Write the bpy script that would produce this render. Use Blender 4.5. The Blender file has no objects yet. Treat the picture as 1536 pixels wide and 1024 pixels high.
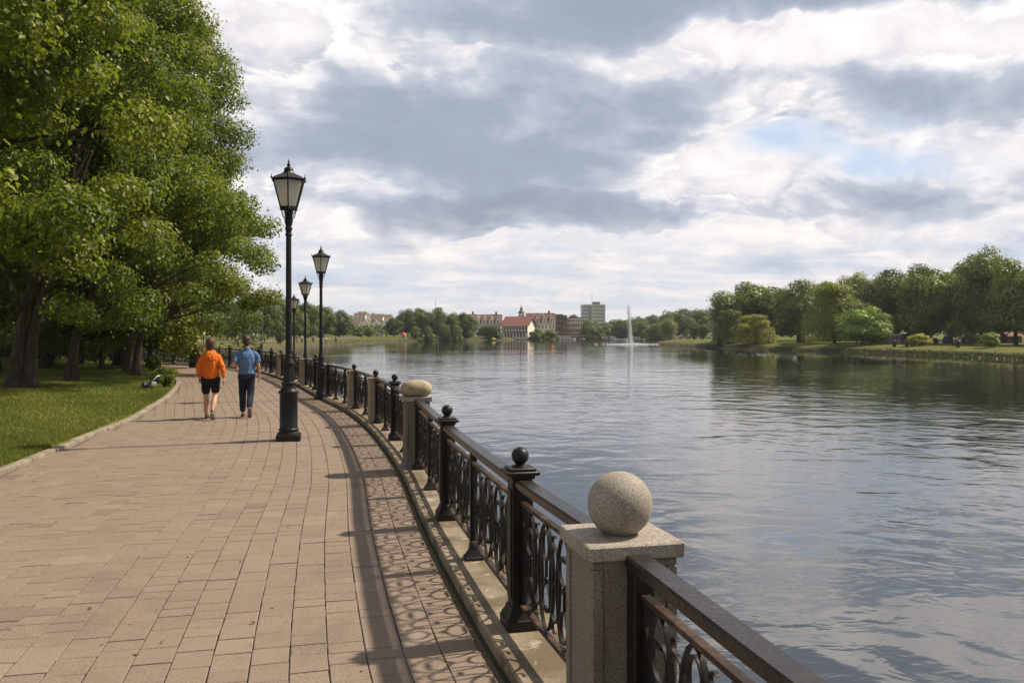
import bpy, bmesh, math, random
import numpy as np
from mathutils import Vector, Matrix
R = math.radians
sc = bpy.context.scene
COL = sc.collection
F = 1250.0; HZ = 497.0; CAMH = 1.9; WZ = -1.3          # focal length in photo pixels, horizon row, eye height, water level

def gp(x, y, h=0.0):
    Y = F*(CAMH-h)/(y-HZ); return ((x-768)/F*Y, Y)
def ax(x, Y): return (x-768)/F*Y                        # X of photo column x at depth Y
def az(y, Y): return CAMH+(HZ-y)/F*Y                    # Z of photo row y at depth Y

# ------------------------------------------------------------------ mesh helpers
class MB:
    def __init__(s): s.v = []; s.f = []
    def add(s, v, f):
        b = len(s.v); s.v += [tuple(p) for p in v]; s.f += [tuple(i+b for i in q) for q in f]; return s
    def box(s, cx, cy, cz, sx, sy, sz, rz=0.0, top=1.0, bev=0.0):
        """box whose centre is c; top = scale of the top face; bev = chamfer of the upright edges and top rim"""
        def ring(hx, hy, z, b):
            if b <= 0: p = [(-hx,-hy),(hx,-hy),(hx,hy),(-hx,hy)]
            else: p = [(-hx+b,-hy),(hx-b,-hy),(hx,-hy+b),(hx,hy-b),(hx-b,hy),(-hx+b,hy),(-hx,hy-b),(-hx,-hy+b)]
            c, n = math.cos(rz), math.sin(rz)
            return [(cx+x*c-y*n, cy+x*n+y*c, cz+z) for x, y in p]
        hx, hy, hz = sx/2, sy/2, sz/2
        if bev > 0:
            rs = [ring(hx-bev, hy-bev, -hz, bev), ring(hx, hy, -hz+bev, bev), ring(hx*top, hy*top, hz-bev, bev), ring(hx*top-bev, hy*top-bev, hz, bev)]
        else: rs = [ring(hx, hy, -hz, 0), ring(hx*top, hy*top, hz, 0)]
        return s.loft(rs)
    def loft(s, rs, caps=True, closed=True):
        n = len(rs[0]); v = [p for r in rs for p in r]; f = []
        for k in range(len(rs)-1):
            for i in range(n if closed else n-1):
                j = (i+1) % n
                f.append((k*n+i, k*n+j, (k+1)*n+j, (k+1)*n+i))
        if caps: f.append(tuple(range(n))[::-1]); f.append(tuple(range((len(rs)-1)*n, len(rs)*n)))
        return s.add(v, f)
    def lathe(s, prof, n=20, c=(0,0,0), rot=0.0):
        return s.loft([[(c[0]+r*math.cos(2*math.pi*i/n+rot), c[1]+r*math.sin(2*math.pi*i/n+rot), c[2]+z) for i in range(n)] for r, z in prof])
    def tube(s, pts, rad, n=8):
        pts = [Vector(p) for p in pts]; rs = []
        if not hasattr(rad, '__len__'): rad = [rad]*len(pts)
        u = None
        for i, p in enumerate(pts):
            t = (pts[min(i+1, len(pts)-1)]-pts[max(i-1, 0)]).normalized()
            if u is None: u = t.cross(Vector((0.3, 1, 0.2))).normalized()
            u = (u-t*u.dot(t)).normalized(); w = t.cross(u)
            rs.append([p+(u*math.cos(2*math.pi*k/n)+w*math.sin(2*math.pi*k/n))*rad[i] for k in range(n)])
        return s.loft(rs)
    def bar(s, pts, normal, t, d, closed=False):
        """flat bar swept along pts: thickness t in the plane, depth d along normal"""
        N = Vector(normal).normalized(); P = [Vector(p) for p in pts]; rs = []; L = len(P)
        for i, p in enumerate(P):
            a, b = (P[(i+1) % L], P[(i-1) % L]) if closed else (P[min(i+1, L-1)], P[max(i-1, 0)])
            T = (a-b).normalized(); q = T.cross(N)*(t/2); e = N*(d/2)
            rs.append([p+q+e, p+q-e, p-q-e, p-q+e])
        if closed: rs.append(rs[0])
        return s.loft(rs, caps=not closed)
    def ball(s, c, r, nu=20, nv=12, sz=1.0, zmin=-1.0):
        prof = []
        for k in range(nv+1):
            a = -math.pi/2+math.pi*k/nv
            z = max(math.sin(a), zmin); rr = math.cos(a) if math.sin(a) > zmin else math.sqrt(max(0, 1-zmin*zmin))*(1 if k else 0.01)
            prof.append((max(rr, .002)*r, z*r*sz))
        return s.lathe(prof, nu, c)
    def wall(s, pts, off0, off1, z0, z1, bev=0.0):
        """ribbon box along a plan polyline between two sideways offsets"""
        L, Rr = offset(pts, off0), offset(pts, off1); rs = []
        for a, b in zip(L, Rr):
            if bev: 
                d = Vector((b[0]-a[0], b[1]-a[1])).normalized()*bev
                rs.append([(a[0],a[1],z0),(b[0],b[1],z0),(b[0],b[1],z1-bev),(b[0]-d.x,b[1]-d.y,z1),(a[0]+d.x,a[1]+d.y,z1),(a[0],a[1],z1-bev)])
            else: rs.append([(a[0],a[1],z0),(b[0],b[1],z0),(b[0],b[1],z1),(a[0],a[1],z1)])
        return s.loft(rs)
    def mesh(s, name, mat=None, smooth=False):
        me = bpy.data.meshes.new(name); me.from_pydata(s.v, [], s.f)
        bm = bmesh.new(); bm.from_mesh(me); bmesh.ops.recalc_face_normals(bm, faces=bm.faces); bm.to_mesh(me); bm.free()
        if mat: me.materials.append(mat)
        if smooth is True: me.polygons.foreach_set('use_smooth', [True]*len(me.polygons))
        elif smooth:
            me.polygons.foreach_set('use_smooth', [True]*len(me.polygons)); me.set_sharp_from_angle(angle=R(smooth))
        return me
    def build(s, name, mat, parent=None, smooth=False, loc=None, rz=0.0):
        return link(name, s.mesh(name, mat, smooth), parent, loc, rz)
def link(name, me, parent=None, loc=None, rz=0.0):
    o = bpy.data.objects.new(name, me); COL.objects.link(o)
    if parent: o.parent = parent
    if loc: o.location = loc
    if rz: o.rotation_euler.z = rz
    return o
def tag(o, label=None, cat=None, group=None, kind=None):
    if label: o['label'] = label
    if cat: o['category'] = cat
    if group: o['group'] = group
    if kind: o['kind'] = kind
    return o
def empty(name, loc, rz=0.0): return link(name, None, None, loc, rz)
def copy_tree(o, parent=None):
    c = o.copy(); COL.objects.link(c)
    if parent: c.parent = parent
    for ch in list(o.children): copy_tree(ch, c)
    return c
def offset(pts, d):
    out = []
    for i, p in enumerate(pts):
        a = Vector(pts[max(i-1, 0)][:2]); b = Vector(pts[min(i+1, len(pts)-1)][:2]); t = (b-a).normalized()
        out.append((p[0]+t.y*d, p[1]-t.x*d))
    return out
def catmull(P, n=10):
    out = []; P = [Vector(p) for p in P]
    Q = [P[0]*2-P[1]]+P+[P[-1]*2-P[-2]]
    for i in range(1, len(Q)-2):
        for k in range(n):
            t = k/n; a, b, c, d = Q[i-1], Q[i], Q[i+1], Q[i+2]
            out.append(0.5*((2*b)+(c-a)*t+(2*a-5*b+4*c-d)*t*t+(3*b-a-3*c+d)*t**3))
    out.append(P[-1]); return out

# ------------------------------------------------------------------ materials
def nt(m): return m.node_tree.nodes, m.node_tree.links
def newmat(name):
    m = bpy.data.materials.new(name); m.use_nodes = True; return m
class G:
    """tiny node-graph writer"""
    def __init__(s, tree): s.t = tree; s.n = tree.nodes; s.l = tree.links
    def set(s, sock, v):
        if v is None: return
        if isinstance(v, bpy.types.NodeSocket): s.l.new(v, sock)
        else: sock.default_value = v
    def m(s, op, a=None, b=None, c=None, clamp=False):
        n = s.n.new('ShaderNodeMath'); n.operation = op; n.use_clamp = clamp
        for i, v in enumerate((a, b, c)): s.set(n.inputs[i], v)
        return n.outputs[0]
    def v(s, op, a=None, b=None, sc=None):
        n = s.n.new('ShaderNodeVectorMath'); n.operation = op
        s.set(n.inputs[0], a); s.set(n.inputs[1], b)
        if sc is not None: s.set(n.inputs['Scale'], sc)
        return n.outputs['Value'] if op in ('LENGTH', 'DOT_PRODUCT', 'DISTANCE') else n.outputs[0]
    def noise(s, vec, scale, detail=4, rough=.5, dist=0.0, lac=2.0, out='Fac'):
        n = s.n.new('ShaderNodeTexNoise'); s.set(n.inputs['Vector'], vec); n.inputs['Scale'].default_value = scale
        n.inputs['Detail'].default_value = detail; n.inputs['Roughness'].default_value = rough
        n.inputs['Distortion'].default_value = dist; n.inputs['Lacunarity'].default_value = lac
        return n.outputs[out]
    def mr(s, v, a, b, c=0.0, d=1.0, smooth=True):
        n = s.n.new('ShaderNodeMapRange'); n.interpolation_type = 'SMOOTHSTEP' if smooth else 'LINEAR'
        s.set(n.inputs[0], v); s.set(n.inputs[1], a); s.set(n.inputs[2], b); s.set(n.inputs[3], c); s.set(n.inputs[4], d); return n.outputs[0]
    def mix(s, f, a, b, mode='MIX'):
        n = s.n.new('ShaderNodeMix'); n.data_type = 'RGBA'; n.blend_type = mode
        s.set(n.inputs[0], f)
        s.set(n.inputs[6], (*a, 1) if isinstance(a, tuple) and len(a) == 3 else a)
        s.set(n.inputs[7], (*b, 1) if isinstance(b, tuple) and len(b) == 3 else b)
        return n.outputs[2]
    def ramp(s, f, stops):
        n = s.n.new('ShaderNodeValToRGB'); s.set(n.inputs[0], f); e = n.color_ramp.elements
        while len(e) < len(stops): e.new(.5)
        for k, (p, c) in enumerate(stops): e[k].position = p; e[k].color = (*c, 1)
        return n.outputs[0]
    def xyz(s, v):
        n = s.n.new('ShaderNodeSeparateXYZ'); s.set(n.inputs[0], v); return n.outputs
    def cxyz(s, x, y, z):
        n = s.n.new('ShaderNodeCombineXYZ'); s.set(n.inputs[0], x); s.set(n.inputs[1], y); s.set(n.inputs[2], z); return n.outputs[0]
    def attr(s, name, out='Fac'):
        n = s.n.new('ShaderNodeAttribute'); n.attribute_name = name; return n.outputs[out]
    def bump(s, h, strength, dist=.01, normal=None):
        n = s.n.new('ShaderNodeBump'); s.set(n.inputs['Height'], h); n.inputs['Strength'].default_value = strength
        n.inputs['Distance'].default_value = dist; s.set(n.inputs['Normal'], normal); return n.outputs[0]
def setup(name):
    m = newmat(name); g = G(m.node_tree); return m, g, g.n['Principled BSDF'], g.n.new('ShaderNodeTexCoord')
def M(name, col, col2=None, rough=.7, scale=4, bump=0.0, bscale=40, metal=0.0, dist=.01, spec=.5, p0=.35, p1=.65, det=6, coord='Object'):
    m, g, p, tc = setup(name); o = tc.outputs[coord]
    if col2 is None: col2 = tuple(c*.75 for c in col)
    n = g.noise(o, scale, det, .6)
    g.set(p.inputs['Base Color'], g.mix(g.mr(n, p0, p1), col, col2))
    p.inputs['Roughness'].default_value = rough; p.inputs['Metallic'].default_value = metal; p.inputs['Specular IOR Level'].default_value = spec
    if bump: g.set(p.inputs['Normal'], g.bump(g.noise(o, bscale, 5, .6), bump, dist))
    return m

def granite(name, a, b, moss=0.0):
    m, g, p, tc = setup(name); o = tc.outputs['Object']
    sp = g.noise(o, 150, 3, .8); big = g.noise(o, 3, 4, .6)
    c = g.ramp(sp, [(0.36, tuple(x*.22 for x in a)), (.47, a), (.6, b), (.68, tuple(min(1, x*1.55) for x in b))])
    c = g.mix(g.mr(big, .4, .75), c, (.12, .105, .07), 'MIX') if moss else c
    c2 = g.mix(g.mr(big, .3, .8, 0, .45), c, (.2, .16, .11))
    mp = g.n.new('ShaderNodeMapping'); mp.inputs['Scale'].default_value = (1, 1, .22); g.l.new(o, mp.inputs[0]); stn = g.noise(mp.outputs[0], 9, 5, .65); lich = g.noise(o, 7, 6, .75, .4)
    c2 = g.mix(g.mr(stn, .5, .72, 0, .5), c2, (.11, .09, .06)); c2 = g.mix(g.mr(lich, .62, .68, 0, .55), c2, (.16, .15, .08))
    g.set(p.inputs['Base Color'], c2); p.inputs['Roughness'].default_value = .75
    g.set(p.inputs['Normal'], g.bump(sp, .5, .003)); return m
MAT = {}
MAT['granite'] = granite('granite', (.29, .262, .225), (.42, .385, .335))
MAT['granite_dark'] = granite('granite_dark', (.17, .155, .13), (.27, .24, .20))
MAT['stone_tan'] = M('stone_tan', (.42, .34, .25), (.27, .22, .165), .85, 5, .4, 60)
MAT['stone_worn'] = M('stone_worn', (.4, .35, .26), (.25, .2, .1), .9, 6, .6, 30)
def iron_mat(name, base, bronze, rough):
    m, g, p, tc = setup(name); o = tc.outputs['Object']
    n = g.noise(o, 7, 6, .65); n2 = g.noise(o, 60, 4, .6)
    ch = g.noise(o, 38, 5, .75); ck = g.mix(g.mr(n, .42, .68), base, bronze); g.set(p.inputs['Base Color'], g.mix(g.mr(ch, .70, .75, 0, .7), ck, (.11, .075, .05)))
    g.set(p.inputs['Roughness'], g.mr(n2, .3, .7, rough-.08, rough+.15)); p.inputs['Metallic'].default_value = .0
    p.inputs['Specular IOR Level'].default_value = .32
    g.set(p.inputs['Normal'], g.bump(n2, .15, .002)); return m
MAT['iron'] = iron_mat('iron', (.009, .0085, .009), (.018, .014, .011), .42)
MAT['rail'] = iron_mat('rail', (.018, .015, .015), (.034, .026, .022), .3)
MAT['midrail'] = iron_mat('midrail', (.028, .017, .011), (.10, .062, .04), .5)
MAT['lampiron'] = iron_mat('lampiron', (.007, .008, .009), (.013, .0135, .015), .38)
def concrete_mat():
    m, g, p, tc = setup('coping_concrete'); o = tc.outputs['Object']
    n = g.noise(o, 1.7, 7, .65); f = g.noise(o, 45, 5, .7); w = g.noise(o, 5, 5, .6, .6)
    c = g.mix(g.mr(n, .38, .62), (.27, .22, .155), (.115, .09, .05))
    c = g.mix(g.mr(w, .58, .66, 0, .7), c, (.45, .40, .33))
    c = g.mix(g.mr(f, .35, .75, 0, .5), c, (.12, .1, .07))
    g.set(p.inputs['Base Color'], c); p.inputs['Roughness'].default_value = .9
    g.set(p.inputs['Normal'], g.bump(f, .5, .006)); return m
MAT['coping'] = concrete_mat()
MAT['kerb'] = M('kerb_stone', (.30, .255, .21), (.18, .15, .12), .9, 3, .5, 50)
MAT['crack'] = M('joint_dirt', (.035, .03, .022), (.03, .04, .015), 1.0, 9, .5, 60)
def paver_mat():
    m, g, p, tc = setup('paver'); o = tc.outputs['Object']
    t = g.attr('tint'); f = g.noise(o, 130, 4, .8); n = g.noise(o, 1.1, 6, .6); n3 = g.noise(o, 14, 5, .65)
    c = g.ramp(t, [(0, (.155, .116, .090)), (.25, (.202, .154, .120)), (.7, (.228, .175, .137)), (1, (.262, .204, .162))])
    c = g.mix(g.mr(n, .4, .7, 0, .4), c, (.195, .145, .105))
    c = g.mix(g.mr(n3, .5, .72, 0, .45), c, (.16, .12, .085))
    st_ = g.noise(o, .6, 5, .7, .8); c = g.mix(g.mr(st_, .54, .64, 0, .38), c, (.13, .10, .075)); c = g.mix(g.mr(f, .5, .66, 0, .6), c, (.44, .37, .30)); c = g.mix(g.mr(f, .34, .48, .7, 0), c, (.10, .078, .06))
    g.set(p.inputs['Base Color'], c); p.inputs['Roughness'].default_value = .82; p.inputs['Specular IOR Level'].default_value = .35
    g.set(p.inputs['Normal'], g.bump(f, .7, .004, g.bump(n3, .5, .006))); return m
MAT['paver'] = paver_mat()
def joint_mat():
    m, g, p, tc = setup('paving_joints'); o = tc.outputs['Object']
    n = g.noise(o, 2.3, 5, .65); f = g.noise(o, 90, 3, .6)
    c = g.mix(g.mr(f, .4, .6), (.10, .078, .058), (.16, .12, .09)); c = g.mix(g.mr(n, .55, .68, 0, .9), c, (.05, .075, .02))
    g.set(p.inputs['Base Color'], c); p.inputs['Roughness'].default_value = 1; g.set(p.inputs['Normal'], g.bump(f, .6, .004)); return m
MAT['joint'] = joint_mat()
def ground_mat():
    m, g, p, tc = setup('ground'); o = tc.outputs['Object']
    n = g.noise(o, .5, 6, .65); n2 = g.noise(o, 3.5, 6, .7); f = g.noise(o, 30, 4, .7)
    c = g.mix(g.mr(n, .35, .65), (.07, .10, .014), (.15, .15, .028))
    c = g.mix(g.mr(n2, .5, .7, 0, .7), c, (.10, .082, .03)); c = g.mix(g.mr(f, .3, .6, .45, 0), c, (.018, .025, .006))
    s = g.attr('shore')
    c = g.mix(s, c, g.mix(g.mr(n2, .4, .6), (.13, .105, .07), (.05, .05, .03)))
    g.set(p.inputs['Base Color'], c); p.inputs['Roughness'].default_value = 1; p.inputs['Specular IOR Level'].default_value = .15
    g.set(p.inputs['Normal'], g.bump(f, .8, .04)); return m
MAT['ground'] = ground_mat()
def leaf_mat(name, a, b, c_, trans=.32, tcol=(.22, .34, .03), objcol=False):
    m, g, p, tc = setup(name); t = g.attr('tint')
    c = g.ramp(t, [(0, a), (.55, b), (1, c_)]); tcl = (*tcol, 1)
    if objcol:
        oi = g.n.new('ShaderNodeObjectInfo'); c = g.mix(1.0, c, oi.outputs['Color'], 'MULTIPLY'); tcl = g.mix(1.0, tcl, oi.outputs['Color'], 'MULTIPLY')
    g.set(p.inputs['Base Color'], c); p.inputs['Roughness'].default_value = .5; p.inputs['Specular IOR Level'].default_value = .35
    tr = g.n.new('ShaderNodeBsdfTranslucent'); g.set(tr.inputs[0], tcl)
    mx = g.n.new('ShaderNodeMixShader'); mx.inputs[0].default_value = trans
    g.l.new(p.outputs[0], mx.inputs[1]); g.l.new(tr.outputs[0], mx.inputs[2]); g.l.new(mx.outputs[0], g.n['Material Output'].inputs[0])
    return m
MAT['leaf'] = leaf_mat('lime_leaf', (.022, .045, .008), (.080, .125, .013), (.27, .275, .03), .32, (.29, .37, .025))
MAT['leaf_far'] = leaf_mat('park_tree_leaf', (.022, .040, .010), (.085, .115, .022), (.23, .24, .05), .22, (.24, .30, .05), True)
MAT['grass'] = leaf_mat('grass_blade', (.045, .075, .010), (.115, .145, .016), (.26, .235, .045), .3, (.24, .30, .03))
def bark_mat():
    m, g, p, tc = setup('bark'); mp = g.n.new('ShaderNodeMapping'); mp.inputs['Scale'].default_value = (1, 1, .18)
    g.l.new(tc.outputs['Object'], mp.inputs[0]); n = g.noise(mp.outputs[0], 16, 7, .7, .5); n2 = g.noise(tc.outputs['Object'], 1.5, 5, .6)
    c = g.ramp(n, [(.3, (.016, .012, .009)), (.55, (.065, .046, .032)), (.75, (.16, .11, .075))]); c = g.mix(g.mr(n2, .45, .75, 0, .4), c, (.05, .055, .03))
    g.set(p.inputs['Base Color'], c); p.inputs['Roughness'].default_value = .95; g.set(p.inputs['Normal'], g.bump(n, 1.0, .05)); return m
MAT['bark'] = bark_mat()
def plain(name, col, rough=.6, metal=0.0, **k): return M(name, col, tuple(c*.8 for c in col), rough, metal=metal, **k)
def glass_mat():
    m, g, p, tc = setup('frosted_glass')
    p.inputs['Base Color'].default_value = (.8, .8, .76, 1); p.inputs['Roughness'].default_value = .12
    p.inputs['Specular IOR Level'].default_value = .6; p.inputs['Transmission Weight'].default_value = .3
    tr = g.n.new('ShaderNodeBsdfTranslucent'); tr.inputs[0].default_value = (.9, .9, .84, 1)
    mx = g.n.new('ShaderNodeMixShader'); mx.inputs[0].default_value = .6
    g.l.new(p.outputs[0], mx.inputs[1]); g.l.new(tr.outputs[0], mx.inputs[2]); g.l.new(mx.outputs[0], g.n['Material Output'].inputs[0]); return m
MAT['glass'] = glass_mat()
MAT['cream'] = plain('cream_render', (.86, .80, .68), .85, scale=.6)
MAT['white'] = plain('white_render', (.9, .87, .80), .85, scale=.6)
MAT['redroof'] = M('red_tiles', (.17, .058, .048), (.13, .045, .038), .8, .8)
MAT['maroonroof'] = M('maroon_tiles', (.15, .06, .05), (.1, .045, .04), .8, .8)
MAT['orangeroof'] = M('orange_tiles', (.17, .095, .07), (.13, .07, .055), .8, .8)
MAT['brick'] = M('pink_brick', (.2, .10, .085), (.16, .08, .07), .9, .5)
MAT['brownbrick'] = M('brown_brick', (.2, .15, .13), (.15, .115, .1), .9, .5)
MAT['timber'] = plain('dark_timber', (.06, .04, .03), .7)
MAT['pane'] = plain('window_pane', (.03, .04, .05), .15, scale=.5)
MAT['officewall'] = plain('office_cladding', (.66, .65, .63), .6, scale=.4)
MAT['officeband'] = plain('office_glazing', (.2, .25, .31), .2, scale=.4)
MAT['greyroof'] = plain('slate', (.12, .13, .15), .7, scale=.5)
MAT['spire'] = plain('copper_green', (.09, .14, .13), .7, scale=.5)
MAT['bridge'] = M('bridge_concrete', (.2, .2, .18), (.13, .13, .12), .85, .4)
MAT['quay'] = M('quay_stone', (.2, .17, .14), (.12, .1, .08), .9, .6, .3, 10)
MAT['sand'] = M('bank_sand', (.22, .18, .13), (.15, .13, .09), 1, .5)
MAT['darkgreen'] = plain('dark_bin', (.02, .025, .03), .5)
MAT['whitepaint'] = plain('white_paint', (.75, .75, .73), .4)
MAT['redpaint'] = plain('red_paint', (.45, .06, .04), .5)
MAT['orangepaint'] = plain('orange_paint', (.75, .22, .03), .45)
MAT['yellowcloth'] = plain('yellow_cloth', (.45, .32, .06), .8)
MAT['tentblue'] = plain('tent_blue', (.05, .08, .15), .8)
MAT['tentwhite'] = plain('tent_white', (.36, .34, .33), .8)
MAT['pinkpaint'] = plain('pink_paint', (.36, .25, .23), .6)
MAT['bluepaint'] = plain('blue_paint', (.08, .13, .28), .5)
MAT['rubber'] = plain('rubber', (.02, .02, .02), .8)
MAT['metal'] = plain('grey_metal', (.35, .36, .37), .4, .6)
def spray_mat():
    m, g, p, tc = setup('water_spray'); p.inputs['Base Color'].default_value = (.9, .92, .95, 1); p.inputs['Roughness'].default_value = .3
    tr = g.n.new('ShaderNodeBsdfTranslucent'); tr.inputs[0].default_value = (.9, .92, .95, 1)
    mx = g.n.new('ShaderNodeMixShader'); mx.inputs[0].default_value = .5
    g.l.new(p.outputs[0], mx.inputs[1]); g.l.new(tr.outputs[0], mx.inputs[2]); g.l.new(mx.outputs[0], g.n['Material Output'].inputs[0]); return m
MAT['spray'] = spray_mat()

# ------------------------------------------------------------------ plan lines
FENCE = [(5.9,-20),(2.25,-4),(1.25,.2),(.80,2.0),(.46,3.56),(.05,5.14),(-.31,6.66),(-.63,8.09),(-.91,9.45),(-1.28,11.2),(-1.95,13.9),(-2.73,16.7),(-3.75,19.8),
         (-5.13,23.3),(-7.05,28.4),(-9.3,33.8),(-11.6,38.6),(-15.0,44.0),(-20,48.0),(-28,51),(-45,54)]
KERB = [(-5.3,-20),(-5.6,-6),(-5.85,0),(-6.25,6),(-6.8,11),(-7.5,14.5),(-8.13,17.7),(-8.65,19.6),(-9.6,23),(-10.4,25.5),(-11.9,29.7),(-13.3,33),(-15.0,36.5),(-17,40.5),(-19.2,45),(-21.5,49.5),(-24,54)]
FA = [(p.x, p.y) for p in catmull(FENCE, 12)]
KA = [(p.x, p.y) for p in catmull(KERB, 12)]
fy = np.array([p[1] for p in FA]); fx = np.array([p[0] for p in FA]); ky = np.array([p[1] for p in KA]); kx = np.array([p[0] for p in KA])
def fX(Y): return float(np.interp(Y, fy, fx))
def fT(Y):
    d = Vector((fX(Y+.4)-fX(Y-.4), .8)).normalized(); return d
def fA(Y): t = fT(Y); return math.atan2(t.y, t.x)-math.pi/2       # rotation that turns local +y along the railing
def seg(Y0, Y1, step=.35):
    n = max(2, int((Y1-Y0)/step)+1); return [(fX(Y0+(Y1-Y0)*k/(n-1)), Y0+(Y1-Y0)*k/(n-1)) for k in range(n)]
LAKE = offset(FA, .22)+[(-60,62),(-75,85),(-70,115),(-52,138),(-43,150)]+[(-44,167),(-43,200),(-38.7,222),(-35,258),(-15.5,286),(-2,308),(9,348),(28,382),(60,400),(76,385),
        (73,364),(60,300),(45,240),(36.0,212),(37.5,190),(39,166.7),(41.7,148),(43.7,143),(51,133),(54.8,117.6),(57.4,105),(57,93),(60,75),(66,50),(80,0),(100,-60),(60,-80),(15,-60)]
def lake_sd(X, Y):
    """signed distance to the shoreline, negative on the water"""
    P = np.array(LAKE); Q = np.roll(P, -1, 0); d = np.full(X.shape, 1e9); ins = np.zeros(X.shape, bool)
    for (x0, y0), (x1, y1) in zip(P, Q):
        dx, dy = x1-x0, y1-y0; t = np.clip(((X-x0)*dx+(Y-y0)*dy)/(dx*dx+dy*dy+1e-9), 0, 1)
        d = np.minimum(d, np.hypot(X-x0-t*dx, Y-y0-t*dy))
        c = ((y0 > Y) != (y1 > Y)); ins ^= c & (X < (x1-x0)*(Y-y0)/(y1-y0+1e-12)+x0)
    return np.where(ins, -d, d)
def ss(x, a, b): t = np.clip((x-a)/(b-a), 0, 1); return t*t*(3-2*t)
def height(X, Y):
    X = np.asarray(X, float); Y = np.asarray(Y, float); d = lake_sd(X, Y)
    near = (Y < 57) & (X < np.interp(Y, fy, fx)+1.0) & (Y > -60)
    kxx = np.interp(Y, ky, kx); lawn = np.maximum(ss(kxx-X, .04, .12), ss(-24.5-X, 0, .4))*.20-.14
    lawn = lawn+ss(kxx-X, .5, 9)*.22+.05*np.sin(X*.7)*np.sin(Y*.5+1)*ss(kxx-X, 1, 3)
    hn = np.where(d > .0, lawn, -3.0)
    steep = (X > 30)
    bank = np.where(steep, -1.9+ss(d, -1.2, .9)*1.25+ss(d, .5, 6)*.45+ss(d, 8, 40)*.4, -2.4+ss(d, -4, 3.5)*2.0+ss(d, 3.5, 10)*.5+ss(d, 10, 60)*1.0)
    bank = bank+ss(-d, 1, 6)*-1.2
    hill = 5.5*np.exp(-(((X+115)/75)**2+((Y-640)/140)**2))+6*np.exp(-(((X-150)/160)**2+((Y-900)/200)**2))+4*ss(Y, 450, 1200)
    return np.where(near, hn, bank+hill*ss(d, 5, 60))
def hz(x, y): return float(height(np.array([x]), np.array([y]))[0])

# ------------------------------------------------------------------ ground, water, paving
def build_ground():
    ang = np.concatenate([np.arange(-44, 44, .3), np.arange(44, 316, 3.0)])*math.pi/180
    rad = np.concatenate([np.arange(.6, 20, .14)**1.0, 20*1.0075**np.arange(1, 620)]); rad = rad[rad < 2600]; rad = np.append(rad, [3200, 4500, 7000])
    A, Rr = np.meshgrid(ang, rad); X = np.sin(A)*Rr; Y = np.cos(A)*Rr; Z = height(X, Y)
    sd = lake_sd(X, Y); nr, na = X.shape
    v = np.stack([X, Y, Z], -1).reshape(-1, 3); v = np.vstack([v, [[0, 0, -.14]]])
    i = np.arange((nr-1)*na); r, a = i//na, i % na; b = (a+1) % na
    q = np.stack([r*na+a, r*na+b, (r+1)*na+b, (r+1)*na+a], 1)
    me = bpy.data.meshes.new('ground'); a = np.arange(na)
    tri = np.stack([np.full(na, nr*na), (a+1) % na, a], 1)
    loops = np.concatenate([q.ravel(), tri.ravel()]); starts = np.concatenate([np.arange(len(q))*4, len(q)*4+np.arange(na)*3])
    me.vertices.add(len(v)); me.vertices.foreach_set('co', v.ravel()); me.loops.add(len(loops)); me.loops.foreach_set('vertex_index', loops)
    me.polygons.add(len(starts)); me.polygons.foreach_set('loop_start', starts); me.polygons.foreach_set('use_smooth', np.ones(len(starts), bool))
    me.update(calc_edges=True); me.validate()
    at = me.attributes.new('shore', 'FLOAT', 'POINT'); s = (1-ss(sd, .8, 2.6))*1.0; at.data.foreach_set('value', np.append(s.ravel(), 0).astype(np.float32))
    me.materials.append(MAT['ground']); me.flip_normals() if me.polygons[0].normal.z < 0 else None
    tag(link('ground', me), kind='structure')
build_ground()

def water_mat():
    m, g, p, tc = setup('lake_water'); geo = g.n.new('ShaderNodeNewGeometry'); o = geo.outputs['Position']
    mp = g.n.new('ShaderNodeMapping'); mp.inputs['Scale'].default_value = (.72, 1, 1); mp.inputs['Rotation'].default_value = (0, 0, R(12)); g.l.new(o, mp.inputs[0])
    mp2 = g.n.new('ShaderNodeMapping'); mp2.inputs['Scale'].default_value = (.85, 1, 1); mp2.inputs['Rotation'].default_value = (0, 0, R(-24)); g.l.new(o, mp2.inputs[0])
    w = mp.outputs[0]; w2 = mp2.outputs[0]
    big = g.noise(w2, .62, 2, .42, .7); mid = g.noise(w, 2.0, 3, .5, .6); fine = g.noise(w2, 9, 3, .55, .3)
    x, y, z = g.xyz(o)
    patch = g.noise(o, .035, 3, .5)
    calm = g.mr(patch, .38, .62, .45, 1.0)
    # lee of the wooded right bank: the wind does not reach the water there
    lee = g.mr(g.m('ADD', y, g.m('MULTIPLY', x, .35)), 75, 100, 1.0, .12)
    side = g.mr(g.m('DIVIDE', x, g.m('MAXIMUM', y, 1.0)), .16, .24, 0, 1)
    lee = g.m('ADD', g.m('MULTIPLY', lee, side), g.m('SUBTRACT', 1.0, side))
    farf = g.mr(y, 25, 160, 1.0, .5)
    nearf = g.mr(y, 3, 20, .75, 1)
    h = g.m('ADD', g.m('MULTIPLY', big, .075), g.m('ADD', g.m('MULTIPLY', g.m('MULTIPLY', mid, nearf), .019), g.m('MULTIPLY', g.m('MULTIPLY', fine, g.mr(y, 6, 22, .25, 1)), .0028)))
    h = g.m('MULTIPLY', h, g.m('MULTIPLY', g.m('MULTIPLY', calm, lee), farf))
    g.set(p.inputs['Normal'], g.bump(h, 1.0, 1.0))
    p.inputs['Base Color'].default_value = (.014, .018, .016, 1); p.inputs['Roughness'].default_value = .025; p.inputs['IOR'].default_value = 2.3
    p.inputs['Specular IOR Level'].default_value = .62
    return m
MAT['water'] = water_mat()
MB().add([(-160,-100,WZ),(160,-100,WZ),(160,430,WZ),(-160,430,WZ)], [(0,1,2,3)]).build('lake_water', MAT['water'])
tag(bpy.data.objects['lake_water'], kind='structure')

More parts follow.
